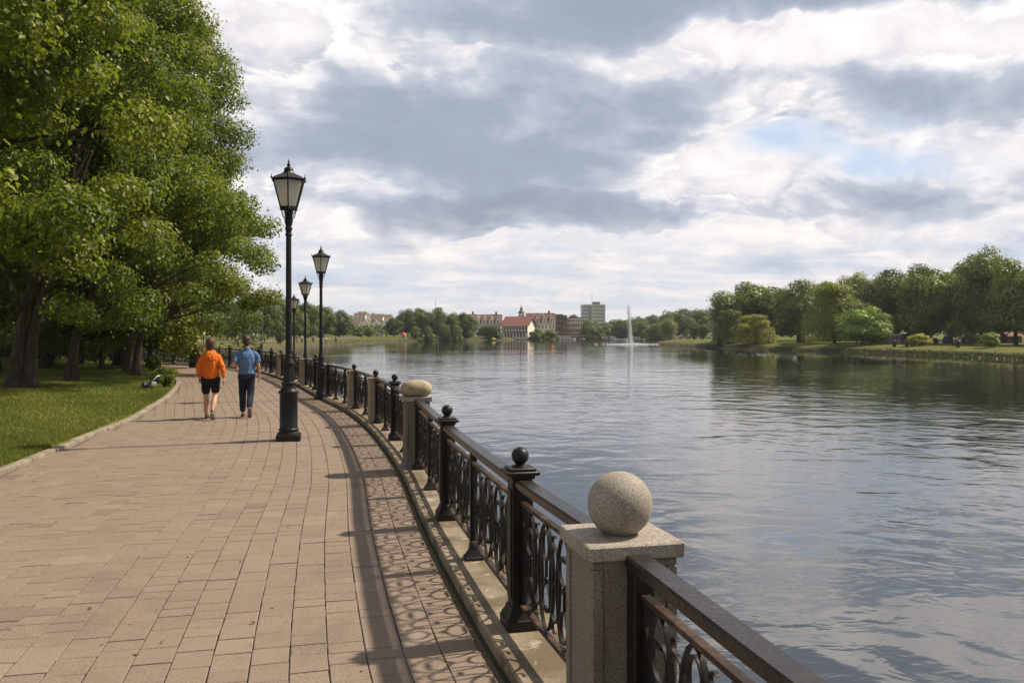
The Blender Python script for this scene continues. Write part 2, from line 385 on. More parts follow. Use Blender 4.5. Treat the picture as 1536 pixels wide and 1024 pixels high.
def build_path():
    # bedding sheet under the pavers
    ys = np.arange(-19, 50, .5); L = [(float(np.interp(y, ky, kx))+.02, float(y)) for y in ys]; Rr = []
    v = []; f = []
    for k, y in enumerate(ys):
        v += [(max(L[k][0], -24.6), y, 0.0), (fX(y)-.24, y, 0.0)]
    for k in range(len(ys)-1): f.append((2*k, 2*k+1, 2*k+3, 2*k+2))
    tag(MB().add(v, f).build('path_bedding', MAT['joint']), kind='structure')
    rnd = random.Random(5); V = []; Fc = []; T = []
    # arc length along the railing line
    D = np.array(FA); s = np.concatenate([[0], np.cumsum(np.hypot(*(D[1:]-D[:-1]).T))]); Smax = s[-1]-2
    tx = np.gradient(D[:,0], s); ty = np.gradient(D[:,1], s)
    def pt(sv, o):
        X = np.interp(sv, s, D[:,0]); Y = np.interp(sv, s, D[:,1]); a = np.interp(sv, s, tx); b = np.interp(sv, s, ty); n = math.hypot(a, b)
        return X-b/n*o, Y+a/n*o
    W = .217; o = .29; g = .003
    s_start = float(np.interp(-3.0, D[:,1], s))
    ncol = 0
    while o < 20:
        sv = s_start+rnd.random()*.3; prev = rnd.random() < .5
        while sv < Smax:
            ln = rnd.choice([.31, .24, .24, .16, .16]) if not prev else rnd.choice([.24, .24, .16]); prev = ln > .3
            xm, ym = pt(sv+ln/2, o+W/2)
            kk = float(np.interp(ym, ky, kx))
            if xm > kk+.09 and ym < 51 and xm > -24.5:
                dz = rnd.gauss(0, .0012); tl = rnd.gauss(0, .0010); z = .014+dz
                cs = []
                for (a, b, c) in ((g, g, 0), (ln-g, g, 0), (ln-g, W-g, 1), (g, W-g, 1)):
                    cs.append((a+rnd.gauss(0, .0018), b+rnd.gauss(0, .0015)))
                ch = .004; base = len(V)
                for (a, b) in cs:
                    x_, y_ = pt(sv+a, o+b); V.append((x_, y_, z-.013))
                for (a, b), (da, db) in zip(cs, ((ch,ch),(-ch,ch),(-ch,-ch),(ch,-ch))):
                    x_, y_ = pt(sv+a, o+b); V.append((x_, y_, z-.003))
                for (a, b), (da, db) in zip(cs, ((ch,ch),(-ch,ch),(-ch,-ch),(ch,-ch))):
                    x_, y_ = pt(sv+a+da, o+b+db); V.append((x_, y_, z+tl*(1 if a > ln/2 else -1)))
                for lv in (0, 4):
                    for i in range(4):
                        j = (i+1) % 4; Fc.append((base+lv+i, base+lv+4+i, base+lv+4+j, base+lv+j))
                Fc.append((base+8, base+11, base+10, base+9))
                t = min(1, max(0, rnd.gauss(.5, .17))); t = t*.45 if rnd.random() < .05 else t; T += [t]*12
            sv += ln
        o += W; ncol += 1
    me = bpy.data.meshes.new('path'); me.from_pydata(V, [], Fc); me.materials.append(MAT['paver'])
    a = me.attributes.new('tint', 'FLOAT', 'POINT'); a.data.foreach_set('value', T)
    if me.polygons[4].normal.z < 0: me.flip_normals()
    tag(link('path_paving', me), kind='structure')
    # kerb of long stones
    b = MB(); rnd = random.Random(2); pts = [p for p in KA if -8 < p[1] < 49]; acc = []; 
    K = np.array(pts); ks = np.concatenate([[0], np.cumsum(np.hypot(*(K[1:]-K[:-1]).T))]); sv = 0
    while sv < ks[-1]-1:
        ln = 1.0; q = [(float(np.interp(sv+.006+(ln-.012)*t, ks, K[:,0])), float(np.interp(sv+.006+(ln-.012)*t, ks, K[:,1]))) for t in (0, .25, .5, .75, 1)]
        dz = rnd.gauss(0, .004); dx = rnd.gauss(0, .005); b.wall(q, -.07+dx, .05+dx, -.2, .07+dz, .012); sv += ln
    tag(b.build('kerb', MAT['kerb']), kind='structure')
    # coping slab, crack and quay wall
    b = MB(); sv = -6.0; rnd = random.Random(8)
    while sv < 48.5:
        ln = 1.9; q = seg(sv+.004, min(sv+ln-.004, 53), .25); dz = rnd.gauss(0, .002); b.wall(q, -.215, .26, -.1, .085+dz, .012); sv += ln
    tag(b.build('quay_coping', MAT['coping']), kind='structure')
    tag(MB().wall(seg(-6, 53, .5), -.245, -.212, -.1, .004).build('path_edge_gap', MAT['crack']), kind='structure')
    tag(MB().wall(seg(-19, 53, .5), -.1, .21, -3.2, -.02).build('quay_wall', MAT['quay']), kind='structure')
build_path()

# ------------------------------------------------------------------ railing
def oval(cx, cz, rx, rz, n=28): return [(cx+rx*math.cos(2*math.pi*k/n), 0, cz+rz*math.sin(2*math.pi*k/n)) for k in range(n)]
def spiral(cx, cz, r0, r1, a0, a1, sx=1, sz=1, n=22):
    return [(cx+sx*(r0+(r1-r0)*k/n)*math.cos(a0+(a1-a0)*k/n), 0, cz+sz*(r0+(r1-r0)*k/n)*math.sin(a0+(a1-a0)*k/n)) for k in range(n+1)]
def scroll_panel():
    """one bay of scrollwork, 1 m long (x), between z = 0 and .60"""
    b = MB(); U = .25; H = .60; N = (0, 1, 0); t = .0085; d = .020
    for k in range(4):
        c = U*(k+.5); f = (lambda pts: pts) if k % 2 == 0 else (lambda pts: [(x, y, H-z) for x, y, z in pts])
        b.bar(oval(c, H/2, .103 if k % 2 == 0 else .094, .292), N, t, d, True)
        b.bar(f(oval(c, .475, .046, .082)), N, t, d*.9, True)
        b.bar(f(spiral(c, .165, .078, .03, math.pi*.5, math.pi*.5+3.9, 1, 1.3)), N, t, d*.9)
        b.bar(f(spiral(c, .165, .078, .03, math.pi*.5, math.pi*.5+3.9, -1, 1.3)), N, t*.95, d*.8)
        b.bar(f([(c, 0, .27), (c, 0, .39)]), N, t, d*.8); b.ball(f([(c, 0, .285)])[0], .017, 10, 6); b.ball(f([(c, 0, .125)])[0], .015, 10, 6)
    for k in range(5):
        c = U*k
        if 0 < k < 4:
            b.bar(oval(c, H/2, .066, .2), N, t, d*.85, True)              # linking oval between neighbours
            for s in (-1, 1): b.bar(spiral(c, H/2+s*.24, .046, .016, -s*math.pi/2, -s*math.pi/2+s*3.6, 1, .9, 12), N, t*.8, d*.8)
            b.ball((c, 0, H/2), .018, 10, 6)
        else:
            s = 1 if k == 0 else -1
            b.bar([(c+s*.008, 0, 0), (c+s*.008, 0, H)], N, .014, .026)
            b.bar([(c+s*(.012+.055*math.sin(math.pi*q/12)), 0, .1+.4*q/12) for q in range(13)], N, t, d*.85)
    return b.mesh('scrollwork', MAT['iron'], 40)
SCROLL = scroll_panel()
def post_mesh():
    b = MB(); b.box(0,0,.035,.21,.21,.07,bev=.008); b.loft([[(x*s,y*s,z) for x,y in ((-1,-1),(1,-1),(1,1),(-1,1))] for s,z in ((.098,.07),(.092,.085),(.078,.105),(.07,.135))])
    b.box(0,0,.52,.128,.128,.80,bev=.006)
    for s in (-1, 1):
        b.box(s*.067,0,.52,.010,.085,.66); b.box(0,s*.067,.52,.085,.010,.66)
    return b.mesh('post', MAT['iron'], 30)
def postcap_mesh():
    b = MB(); b.box(0,0,.928,.15,.15,.02); b.box(0,0,.952,.205,.205,.026,bev=.006); b.box(0,0,.974,.165,.165,.018,bev=.005)
    b.lathe([(.052,.982),(.046,.992),(.03,1.0),(.03,1.008)], 16); return b.mesh('post_cap', MAT['iron'], 30)
POST, PCAP = post_mesh(), postcap_mesh()
PBALL = MB().ball((0,0,1.050), .054, 24, 16).mesh('ball', MAT['iron'], True)
def thin_mesh():
    b = MB(); b.loft([[(x*s,y*s,z) for x,y in ((-1,-1),(1,-1),(1,1),(-1,1))] for s,z in ((.07,0),(.07,.02),(.058,.03),(.034,.075),(.026,.13),(.026,.86))])
    return b.mesh('baluster', MAT['iron'])
THIN = thin_mesh()
def end_mesh():
    b = MB(); b.box(0,0,.03,.15,.15,.06,bev=.006); b.box(0,0,.47,.085,.095,.86,bev=.004); return b.mesh('end_post', MAT['iron'], 30)
ENDP = end_mesh()
PZ = .085
def railing(Y0, Y1, stations, label, gap=.17):
    """railing between the pillars at Y0 and Y1; stations = [(Y, 'post' | 'thin')]"""
    t = empty('iron_railing', (fX((Y0+Y1)/2), (Y0+Y1)/2, PZ)); tag(t, label, 'railing', 'iron railing sections along the quay')
    ox, oy = t.location.x, t.location.y
    a, b_ = Y0+gap, Y1-gap
    def loc(pts): return [(p[0]-ox, p[1]-oy) for p in pts]
    p = loc(seg(a, b_, .3))
    m = MB(); m.wall(p, -.052, .052, .872, .915, .009); m.wall(p, -.040, .040, .858, .8715); m.build('handrail', MAT['rail'], t, 30)
    MB().wall(p, -.021, .021, .762, .782, .003).build('middle_rail', MAT['midrail'], t, 30)
    MB().wall(p, -.021, .021, .138, .158, .003).build('bottom_rail', MAT['midrail'], t, 30)
    def put(nm, me, Y, par=t, z=0):
        o = link(nm, me, par); o.location = (fX(Y)-ox, Y-oy, z); o.rotation_euler.z = fA(Y); return o
    e0, e1 = a+.045, b_-.045
    put('end_post', ENDP, e0); put('end_post', ENDP, e1)
    for Y, k in stations:
        if k == 'post':
            q = put('post', POST, Y); c = link('post_cap', PCAP, q); link('ball', PBALL, q)
        else: put('baluster', THIN, Y)
    marks = [(e0, .045)]+[(Y, .075 if k == 'post' else .03) for Y, k in stations]+[(e1, .045)]
    for (ya, wa), (yb, wb) in zip(marks[:-1], marks[1:]):
        A = Vector((fX(ya), ya)); B = Vector((fX(yb), yb)); dr = (B-A).normalized(); A = A+dr*wa; B = B-dr*wb
        o = link('scrollwork', SCROLL, t); o.location = (A.x-ox, A.y-oy, .16); o.scale = ((B-A).length, 1, 1); o.rotation_euler.z = math.atan2(dr.y, dr.x)
    return t
def stone_pillar(Y, w, h, label, top, mat='granite', capw=.05, capt=.062):
    t = empty('stone_pillar', (fX(Y), Y, .03), fA(Y)); tag(t, label, 'pillar', 'stone pillars of the quay railing'); h = h-.03
    b = MB(); hs = h-capt-.035
    if mat == 'granite':
        b.box(0,0,hs/2,w-.02,w-.02,hs)                                      # recessed core with corner strips
        for sx in (-1, 1):
            for sy in (-1, 1): b.box(sx*(w/2-.022),sy*(w/2-.022),hs/2-.001,.046,.046,hs-.004,bev=.004)
        b.box(0,0,.06,w+.03,w+.03,.12,bev=.008)
    else: b.box(0,0,hs/2,w,w,hs,bev=.012); b.box(0,0,.05,w+.02,w+.02,.10,bev=.008)
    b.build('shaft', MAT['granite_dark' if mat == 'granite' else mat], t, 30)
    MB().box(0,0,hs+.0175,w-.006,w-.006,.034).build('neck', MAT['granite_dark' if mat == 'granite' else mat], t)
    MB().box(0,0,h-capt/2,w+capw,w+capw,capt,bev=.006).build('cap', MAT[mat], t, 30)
    if top == 'sphere':
        MB().ball((0,0,h+.124), .138, 48, 32, 1, -.9).build('stone_ball', MAT['granite'], t, True)
    elif top == 'worn':
        rnd = random.Random(4); rs = []
        for r, z in ((.10,0),(.165,.015),(.196,.06),(.203,.10),(.195,.145),(.165,.185),(.11,.207),(.02,.213)):
            rs.append([(r*(abs(math.cos(a))**.75*math.copysign(1, math.cos(a)))*(1+.03*rnd.random()), r*(abs(math.sin(a))**.75*math.copysign(1, math.sin(a)))*(1+.03*rnd.random()), h+z) for a in [2*math.pi*i/24+.01 for i in range(24)]])
        MB().loft(rs).build('worn_stone', MAT['stone_worn'], t, True)
    elif top == 'iron':
        b = MB(); b.lathe([(.06,h),(.055,h+.012),(.03,h+.02),(.03,h+.035)], 16).ball((0,0,h+.088), .06, 20, 14); b.build('iron_ball', MAT['iron'], t, 40)
    return t
stone_pillar(-4.0, .36, 1.04, 'granite pillar with a round ball standing behind the viewer, off the picture', 'sphere')
stone_pillar(3.56, .365, 1.04, 'nearest speckled granite pillar with square cap and big round granite ball on top', 'sphere')
stone_pillar(11.25, .33, 1.03, 'granite pillar topped by a flat worn yellowish stone instead of a ball', 'worn', 'granite')
stone_pillar(16.7, .29, .98, 'smooth tan stone pillar with small iron ball, next beyond the worn stone pillar', 'iron', 'stone_tan', .02, .03)
stone_pillar(19.8, .30, .98, 'smooth tan stone pillar with small iron ball, just before the second street lamp', 'iron', 'stone_tan', .02, .03)
stone_pillar(23.5, .34, .98, 'tan stone pillar right behind the black drum base of the second street lamp', None, 'stone_tan', .02, .03)
stone_pillar(28.4, .36, .98, 'tan stone pillar below the third street lamp', None, 'stone_tan', .02, .03)
stone_pillar(34.2, .34, .98, 'small tan pillar to the right of the man in the blue shirt', 'iron', 'stone_tan', .02, .03)
stone_pillar(40.4, .34, .98, 'tan pillar where the railing starts to bend, behind the man in the blue shirt', 'iron', 'stone_tan', .02, .03)
railing(-4.0, 3.56, [(-2.5,'thin'),(-1.0,'post'),(.5,'post'),(2.03,'thin')], 'iron railing in the lower right corner, its handrail leaving the picture', .19)
railing(3.56, 11.25, [(5.14,'post'),(6.66,'thin'),(8.09,'post'),(9.6,'thin')], 'black scrollwork railing with ball posts between granite ball pillar and worn stone pillar', .19)
railing(11.25, 16.7, [(12.6,'thin'),(13.95,'post'),(15.3,'thin')], 'iron railing just beyond the pillar with the flat worn stone')
railing(16.7, 19.8, [(18.2,'thin')], 'short iron railing between two tan pillars with small iron balls')
railing(19.8, 23.5, [(21.0,'thin'),(22.2,'thin')], 'short iron railing ending behind the second street lamp')
railing(23.5, 28.4, [(24.7,'thin'),(25.9,'post'),(27.1,'thin')], 'iron railing between the second and the third street lamp', .19)
railing(28.4, 34.2, [(29.8,'thin'),(31.2,'post'),(32.6,'thin')], 'far iron railing behind the nearest street lamp, beyond the third lamp', .2)
railing(34.2, 40.4, [(35.4,'thin'),(36.6,'post'),(37.8,'thin'),(39.1,'post')], 'far iron railing beside the right arm of the man in the blue shirt', .2)
railing(40.4, 49.6, [(41.6,'post'),(42.7,'thin'),(43.8,'post'),(44.8,'thin'),(45.8,'post'),(46.8,'thin'),(47.6,'post'),(48.3,'thin'),(48.9,'post')], 'farthest railing where the path bends left, behind the two walkers', .2)

# ------------------------------------------------------------------ street lamps
def make_lamp():
    t = empty('street_lamp', (0,0,0))
    b = MB(); b.box(0,0,.055,.41,.41,.11,bev=.008)
    b.lathe([(.2,.11),(.195,.135),(.165,.155),(.16,.175),(.172,.185),(.172,.2),(.158,.21),(.152,.22),(.152,.80),(.158,.812),(.176,.826),(.176,.848),(.14,.87),(.125,.9),(.112,.95),(.118,.975),(.128,.985),(.128,1.0),(.1,1.02)], 28)
    b.build('base', MAT['lampiron'], t, 35)
    b = MB(); n = 12; rs = []
    for r, z in ((.1,1.0),(.094,1.04),(.09,1.2),(.082,1.3)):
        rs.append([((r if i % 2 else r*.88)*math.cos(math.pi*i/n), (r if i % 2 else r*.88)*math.sin(math.pi*i/n), z) for i in range(2*n)])
    b.loft(rs); b.lathe([(.082,1.3),(.104,1.32),(.106,1.345),(.085,1.36),(.066,1.42),(.06,1.45),(.064,1.46),(.064,1.475),(.055,1.485),(.05,2.4),(.046,3.54),(.06,3.555),(.062,3.575),(.05,3.59),(.05,3.64),(.064,3.66),(.064,3.69),(.05,3.70),(.045,3.74),(.03,3.9),(.03,4.0)], 20)
    for k in range(6):                                                       # leaf cluster below the lantern
        a = math.pi*k/3; c, s = math.cos(a), math.sin(a)
        b.bar([(c*r, s*r, z) for r, z in ((.04,3.7),(.06,3.78),(.075,3.88),(.10,3.96),(.12,3.985))], (-s, c, 0), .012, .045)
    for k in range(4):                                                       # curled brackets
        a = math.pi*k/2+.4; c, s = math.cos(a), math.sin(a)
        b.bar([(c*r, s*r, z) for r, z in ((.05,3.84),(.09,3.86),(.115,3.9),(.12,3.96),(.135,3.99),(.13,4.03))], (-s, c, 0), .010, .014)
    b.build('pole', MAT['lampiron'], t, 35)
    # hexagonal lantern
    z0, z1, r0, r1 = 4.03, 4.50, .135, .255; hexp = lambda r, z, k: (1.13*r*math.cos(math.pi*k/3+math.pi/6), 1.13*r*math.sin(math.pi*k/3+math.pi/6), z)
    L = link('lantern', None, t)
    b = MB(); b.loft([[hexp(r, z, k) for k in range(6)] for r, z in ((.05,3.985),(.15,4.0),(.15,4.03),(.135,4.035))])
    for k in range(6): b.tube([hexp(r0, z0, k), hexp(r1, z1, k)], .013, 6)
    for z, r in ((z0+.01, r0+.002), (z1-.005, r1+.0)):
        for k in range(6): b.tube([hexp(r, z, k), hexp(r, z, k+1)], .012, 6)
    b.build('frame', MAT['lampiron'], L)
    b = MB(); b.loft([[hexp(r0-.006, z0+.012, k) for k in range(6)], [hexp(r1-.006, z1-.012, k) for k in range(6)]], caps=False); b.build('glass', MAT['glass'], L)
    b = MB(); b.loft([[hexp(r, z, k) for k in range(6)] for r, z in ((.2,4.49),(.285,4.505),(.292,4.52),(.272,4.535),(.2,4.58),(.13,4.615),(.105,4.63),(.1,4.64))])
    b.lathe([(.1,4.63),(.085,4.66),(.075,4.69),(.082,4.70),(.07,4.72),(.035,4.745),(.022,4.76),(.03,4.775),(.03,4.79),(.012,4.81),(.016,4.83),(.004,4.88)], 14)
    for k in range(6): x, y, z = hexp(.285, 4.52, k); b.lathe([(.014,0),(.018,.012),(.008,.03),(.003,.075)], 6, (x,y,z))
    b.build('roof', MAT['lampiron'], L, 25)
    return t
LG = 'street lamps along the waterside'
l1 = make_lamp(); X, Y = gp(433, 661); l1.location = (X, Y, .01); l1.rotation_euler.z = R(12); tag(l1, 'nearest and tallest black street lamp, standing free on the paving', 'street lamp', LG)
def lamp_at(x, Y, z, top, label, rz=0.2):
    c = copy_tree(l1); k = (top-z)/4.88; c.location = (ax(x, Y), Y, z); c.scale = (k, k, k); c.rotation_euler.z = rz; c['label'] = label; return c
lamp_at(481.5, 23.1, .01, az(368, 23.1), 'second black street lamp, its drum base in front of a tan pillar at the railing')
lamp_at(458, 28.85, .05, az(413, 28.85), 'third street lamp, rising over a tan pillar between the nearest and the second lamp', .5)
lamp_at(441, 31.6, .05, az(440, 31.6), 'fourth street lamp, half hidden behind the pole of the nearest lamp', .1)
lamp_at(392, 147, hz(ax(392,147),147), az(461, 147), 'small distant street lamp on the far left bank, above the man in blue', .1)

# ------------------------------------------------------------------ trees
def leaf_mesh(name, P, N, T, size, tint, mat, detailed=True, fold=.25):
    n = len(P); N = N/np.linalg.norm(N, axis=1, keepdims=True); T = T-(T*N).sum(1, keepdims=True)*N; T /= np.linalg.norm(T, axis=1, keepdims=True)+1e-9
    S = np.cross(N, T); sz = size[:, None]
    if detailed:
        prof = [(0, 0, 0), (.25, .36, fold), (.62, .34, fold*.9), (1.0, 0, -.12), (.62, -.34, fold*.9), (.25, -.36, fold)]
        faces = [(0, 3, 2, 1), (0, 5, 4, 3)]
    else:
        prof = [(0, 0, 0), (.45, .42, fold), (1, 0, 0), (.45, -.42, fold)]; faces = [(0, 1, 2, 3)]
    k = len(prof); V = np.empty((n, k, 3))
    for i, (a, b, c) in enumerate(prof): V[:, i] = P+T*sz*a+S*sz*b+N*sz*c*.5
    V = V.reshape(-1, 3); base = (np.arange(n)*k)[:, None, None]; Fq = (base+np.array(faces)[None]).reshape(-1, 4)
    me = bpy.data.meshes.new(name); me.vertices.add(len(V)); me.vertices.foreach_set('co', V.ravel().astype(np.float32))
    me.loops.add(Fq.size); me.loops.foreach_set('vertex_index', Fq.ravel().astype(np.int32))
    me.polygons.add(len(Fq)); me.polygons.foreach_set('loop_start', (np.arange(len(Fq))*4).astype(np.int32)); me.update(calc_edges=True)
    a = me.attributes.new('tint', 'FLOAT', 'POINT'); a.data.foreach_set('value', np.repeat(tint, k).astype(np.float32)); me.materials.append(mat)
    return me
def crown_pts(rng, C, Rc, n, flat=.75, up=.35, droop=.5, fill=.45):
    w = Rc**2; idx = rng.choice(len(C), n, p=w/w.sum()); u = rng.normal(size=(n, 3)); u /= np.linalg.norm(u, axis=1, keepdims=True)
    rr = (fill+(1-fill)*rng.random(n)**.5)*(1+.12*rng.normal(size=n))
    P = C[idx]+u*(Rc[idx]*rr)[:, None]*np.array([1, 1, flat])
    N = u*.9+rng.normal(size=(n, 3))*.45+np.array([0, 0, up])
    T = rng.normal(size=(n, 3))*.7+np.array([0, 0, -droop])+u*.5
    return P, N, T, idx
def clump_centres(rng, n, rx, ry, zc, rz, shell=.5, rough=.22):
    u = rng.normal(size=(n, 3)); u /= np.linalg.norm(u, axis=1, keepdims=True); ph = rng.random(3)*6
    k = 1+rough*np.sin(3*u[:,0]+ph[0])*np.cos(2.6*u[:,1]+ph[1])+rough*.7*np.sin(5*u[:,2]+4*u[:,0]+ph[2])
    r = (shell+(1-shell)*rng.random(n)**.6)*k
    return np.stack([u[:,0]*r*rx, u[:,1]*r*ry, zc+u[:,2]*r*rz], 1)
def limb(b, rnd, p0, p1, r0, r1, sag=.12, n=7):
    p0, p1 = Vector(p0), Vector(p1); L = (p1-p0).length; pts = []
    j = Vector((rnd.uniform(-1,1), rnd.uniform(-1,1), 0))*L*.07
    for k in range(n):
        t = k/(n-1); pts.append(p0.lerp(p1, t)+Vector((0,0,1))*L*sag*math.sin(math.pi*t)+j*math.sin(math.pi*t*1.3))
    b.tube(pts, [r0+(r1-r0)*(k/(n-1)) for k in range(n)], 7)
def trunk_mesh(name, seed, stems, C, Rc, nlimb, flare=1.7):
    """stems = [(list of points, r0, r1)]"""
    rnd = random.Random(seed); b = MB()
    for pts, r0, r1 in stems:
        P = catmull(pts, 4); n = len(P); rad = []
        for k, p in enumerate(P):
            r = r0+(r1-r0)*k/(n-1); r *= 1+(flare-1)*math.exp(-max(p.z, 0)/.45); rad.append(r)
        ns = 14; rs = []; u = None
        for i, p in enumerate(P):
            tt = (P[min(i+1, n-1)]-P[max(i-1, 0)]).normalized()
            if u is None: u = tt.cross(Vector((.2, 1, 0))).normalized()
            u = (u-tt*u.dot(tt)).normalized(); w = tt.cross(u)
            rs.append([p+(u*math.cos(2*math.pi*k/ns)+w*math.sin(2*math.pi*k/ns))*rad[i]*(1+.10*math.sin(k*2.3+seed)*math.exp(-max(p.z, 0)/1.2)+.04*math.sin(k*4.1+p.z*2)) for k in range(ns)])
        b.loft(rs)
    order = list(range(len(C))); rnd.shuffle(order)
    for i in order[:nlimb]:
        pts, r0, r1 = stems[rnd.randrange(len(stems))]; P = catmull(pts, 4)
        c = Vector(C[i]); zt = max(2.0, c.z-1.2-rnd.random()*2.5); st = min(P, key=lambda p: abs(p.z-zt))
        limb(b, rnd, st, c, min(.11, r1*.75+.02), .018, rnd.uniform(.02, .15))
    return b.mesh(name, MAT['bark'], True)
def lime_tree(seed, H, rx, z0, nleaf, stems, size=.13, ncl=150, cr=(.38, 1.15), tintc=.5, extra=None):
    rng = np.random.default_rng(seed); C = clump_centres(rng, ncl, rx*.86, rx*.86, (H+z0)/2, (H-z0)/2*.9, .5)
    C[:, 2] = np.maximum(C[:, 2], z0+rng.random(ncl)*.8); Rc = rng.uniform(*cr, ncl)
    if extra is not None: C = np.vstack([C, extra]); Rc = np.append(Rc, rng.uniform(.55, .85, len(extra))); ncl = len(C)
    P, N, T, idx = crown_pts(rng, C, Rc, nleaf, .62, .4, .75, .35); P = P+rng.normal(size=P.shape)*(rng.random(nleaf) < .14)[:,None]*.22
    ct = rng.normal(tintc, .14, ncl)[idx]
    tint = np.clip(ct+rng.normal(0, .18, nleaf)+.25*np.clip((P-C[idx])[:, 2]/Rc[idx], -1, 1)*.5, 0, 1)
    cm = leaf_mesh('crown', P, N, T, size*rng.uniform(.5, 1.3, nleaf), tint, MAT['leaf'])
    tm = trunk_mesh('trunk', seed, stems, C, Rc, 46)
    return cm, tm
def plant(kind, loc, rz, label, sc=1.0, name='lime_tree', cat='tree', group=None, color=None):
    cm, tm = kind; t = empty(name, (loc[0], loc[1], hz(loc[0], loc[1])-.03 if len(loc) < 3 else loc[2]), rz); tag(t, label, cat, group)
    t.scale = (sc, sc, sc) if not hasattr(sc, '__len__') else sc
    a = link('trunk', tm, t); c = link('crown', cm, t)
    if color: c.color = (*color, 1)
    return t
FORK = [([(0,0,-.2),(.05,0,1.0),(.2,.1,2.2),(.5,.2,4),(.8,.3,7),(1.0,.4,12)], .25, .09), ([(.34,0,-.2),(.40,0,1.0),(.62,-.1,2.0),(1.25,-.3,4.0),(2.2,-.4,8)], .18, .07)]
LEAN = [([(0,0,-.2),(.1,0,1.2),(.45,0,2.6),(.6,.1,5),(.7,0,10)], .17, .06), ([(.35,0,2.0),(.8,-.1,3.2),(1.15,-.2,5),(1.4,-.3,8)], .11, .05)]
SING = [([(0,0,-.2),(.1,.05,1.5),(.25,.1,3.5),(.5,0,6),(.4,.1,11)], .2, .06)]
rg = np.random.default_rng(99)
def skirt(n, a0, a1, r0, r1, z0, z1):
    """low hanging outer branches between two angles"""
    a = rg.uniform(a0, a1, n); r = rg.uniform(r0, r1, n); return np.stack([np.cos(a)*r, np.sin(a)*r, rg.uniform(z0, z1, n)], 1)
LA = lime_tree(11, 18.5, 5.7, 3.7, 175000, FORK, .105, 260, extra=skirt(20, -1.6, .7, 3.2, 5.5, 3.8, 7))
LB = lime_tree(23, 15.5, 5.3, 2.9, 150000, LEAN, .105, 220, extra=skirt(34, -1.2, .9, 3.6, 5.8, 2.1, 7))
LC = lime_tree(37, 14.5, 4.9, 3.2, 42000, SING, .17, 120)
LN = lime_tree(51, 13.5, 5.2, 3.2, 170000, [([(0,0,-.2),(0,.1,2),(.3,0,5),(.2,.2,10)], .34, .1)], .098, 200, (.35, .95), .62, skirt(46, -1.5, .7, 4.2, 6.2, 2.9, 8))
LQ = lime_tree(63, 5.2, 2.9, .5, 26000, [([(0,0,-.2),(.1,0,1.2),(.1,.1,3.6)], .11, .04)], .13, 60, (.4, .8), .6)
TG = 'lime trees on the lawn beside the path'
plant(LN, (-12.3, 12.8), 0, 'nearest tree, its big bright leaves filling the upper left edge', 1.0, group=TG)
plant(LA, (-15.0, 25.3), 0, 'big lime tree with a thick forked trunk at the left edge', 1.0, group=TG)
plant(LB, (-15.6, 29.5), 0, 'leaning lime tree with a slimmer forked trunk, right of the thick forked trunk', 1.06, group=TG)
plant(LC, (-21.8, 39), .6, 'lime tree with leaning trunk seen just right of the thick forked trunk', 1.25, group=TG)
plant(LC, (-22.8, 44), 2.0, 'straight slim lime trunk left of the leaning forked tree', 1.0, group=TG)
plant(LC, (-24.3, 48.5), 3.1, 'slim lime trunk just behind the leaning forked tree', 1.0, group=TG)
plant(LC, (-28.3, 57), 4.0, 'distant lime trunk deep in the wood, left of the pale lit trunk', 1.1, group=TG)
plant(LC, (-29.3, 61), 5.0, 'distant lime with a pale sunlit trunk deep in the wood', 1.15, group=TG)
plant(LC, (-20.6, 43.6), .9, 'stout lime trunk before the small distant cars', 1.2, group=TG)
plant(LB, (-17.0, 36.8), .9, 'left one of the two slim path-side trunks near the bend', .95, group=TG)
plant(LB, (-15.6, 34.6), -.35, 'right one of the two slim path-side trunks, nearest the bend', 1.0, group=TG)
plant(LC, (-20.2, 32.5), 2.7, 'dark trunk cut by the left picture edge', 1.1, group=TG)
plant(LQ, (-18.5, 42.4), .3, 'low bushy young tree hanging over the path bend behind the woman in orange', 1.2, 'young_tree', group=TG)
plant(LQ, (-19.4, 39.4), 2.3, 'low bushy young tree at the bend, left of the one behind the woman', .95, 'young_tree', group=TG)
rnd = random.Random(77)
WOOD = [(-33,50),(-38,60),(-31,70),(-45,55),(-41,72),(-36,82),(-52,68),(-50,84),(-27,40),(-32,36),(-30,29)]
for i, (x, y) in enumerate(WOOD):
    plant(LC, (x, y), rnd.random()*6, 'dark shaded lime trees deep inside the wood on the left', 1.15+.2*rnd.random(), group='dark trees deep inside the left wood')

def bush(seed, rx, rz, n, size, tint=.5, mat='leaf'):
    rng = np.random.default_rng(seed); ncl = 26; C = clump_centres(rng, ncl, rx*.7, rx*.7, rz*.55, rz*.4, .4); C[:,2] = np.maximum(C[:,2], .1)
    P, N, T, idx = crown_pts(rng, C, rng.uniform(.22, .38, ncl)*rx, n, .8, .5, .2, .3); P[:,2] = np.maximum(P[:,2], .01)
    return leaf_mesh('foliage', P, N, T, size*rng.uniform(.6, 1.2, n), np.clip(rng.normal(tint, .22, n), 0, 1), MAT[mat])
def stems_mesh(seed, rx, rz, r=.012):
    rnd = random.Random(seed); b = MB()
    for k in range(9): a = rnd.random()*6.3; q = rnd.random()*rx*.6; b.tube([(0.03*math.cos(a),.03*math.sin(a),-.05),(q*.5*math.cos(a),q*.5*math.sin(a),rz*.4),(q*math.cos(a),q*math.sin(a),rz*.8)], [r, r*.7, r*.4], 5)
    return b.mesh('stems', MAT['bark'], True)
BU = bush(5, .62, .95, 5200, .06, .5); BS = stems_mesh(5, .62, .95)
def shrub(x, y, s, label, rz=0):
    t = empty('shrub', (x, y, hz(x, y)), rz); t.scale = s; tag(t, label, 'shrub', 'shrubs by the path bend'); link('foliage', BU, t); link('stems', BS, t); return t
kX = lambda Y: float(np.interp(Y, ky, kx))
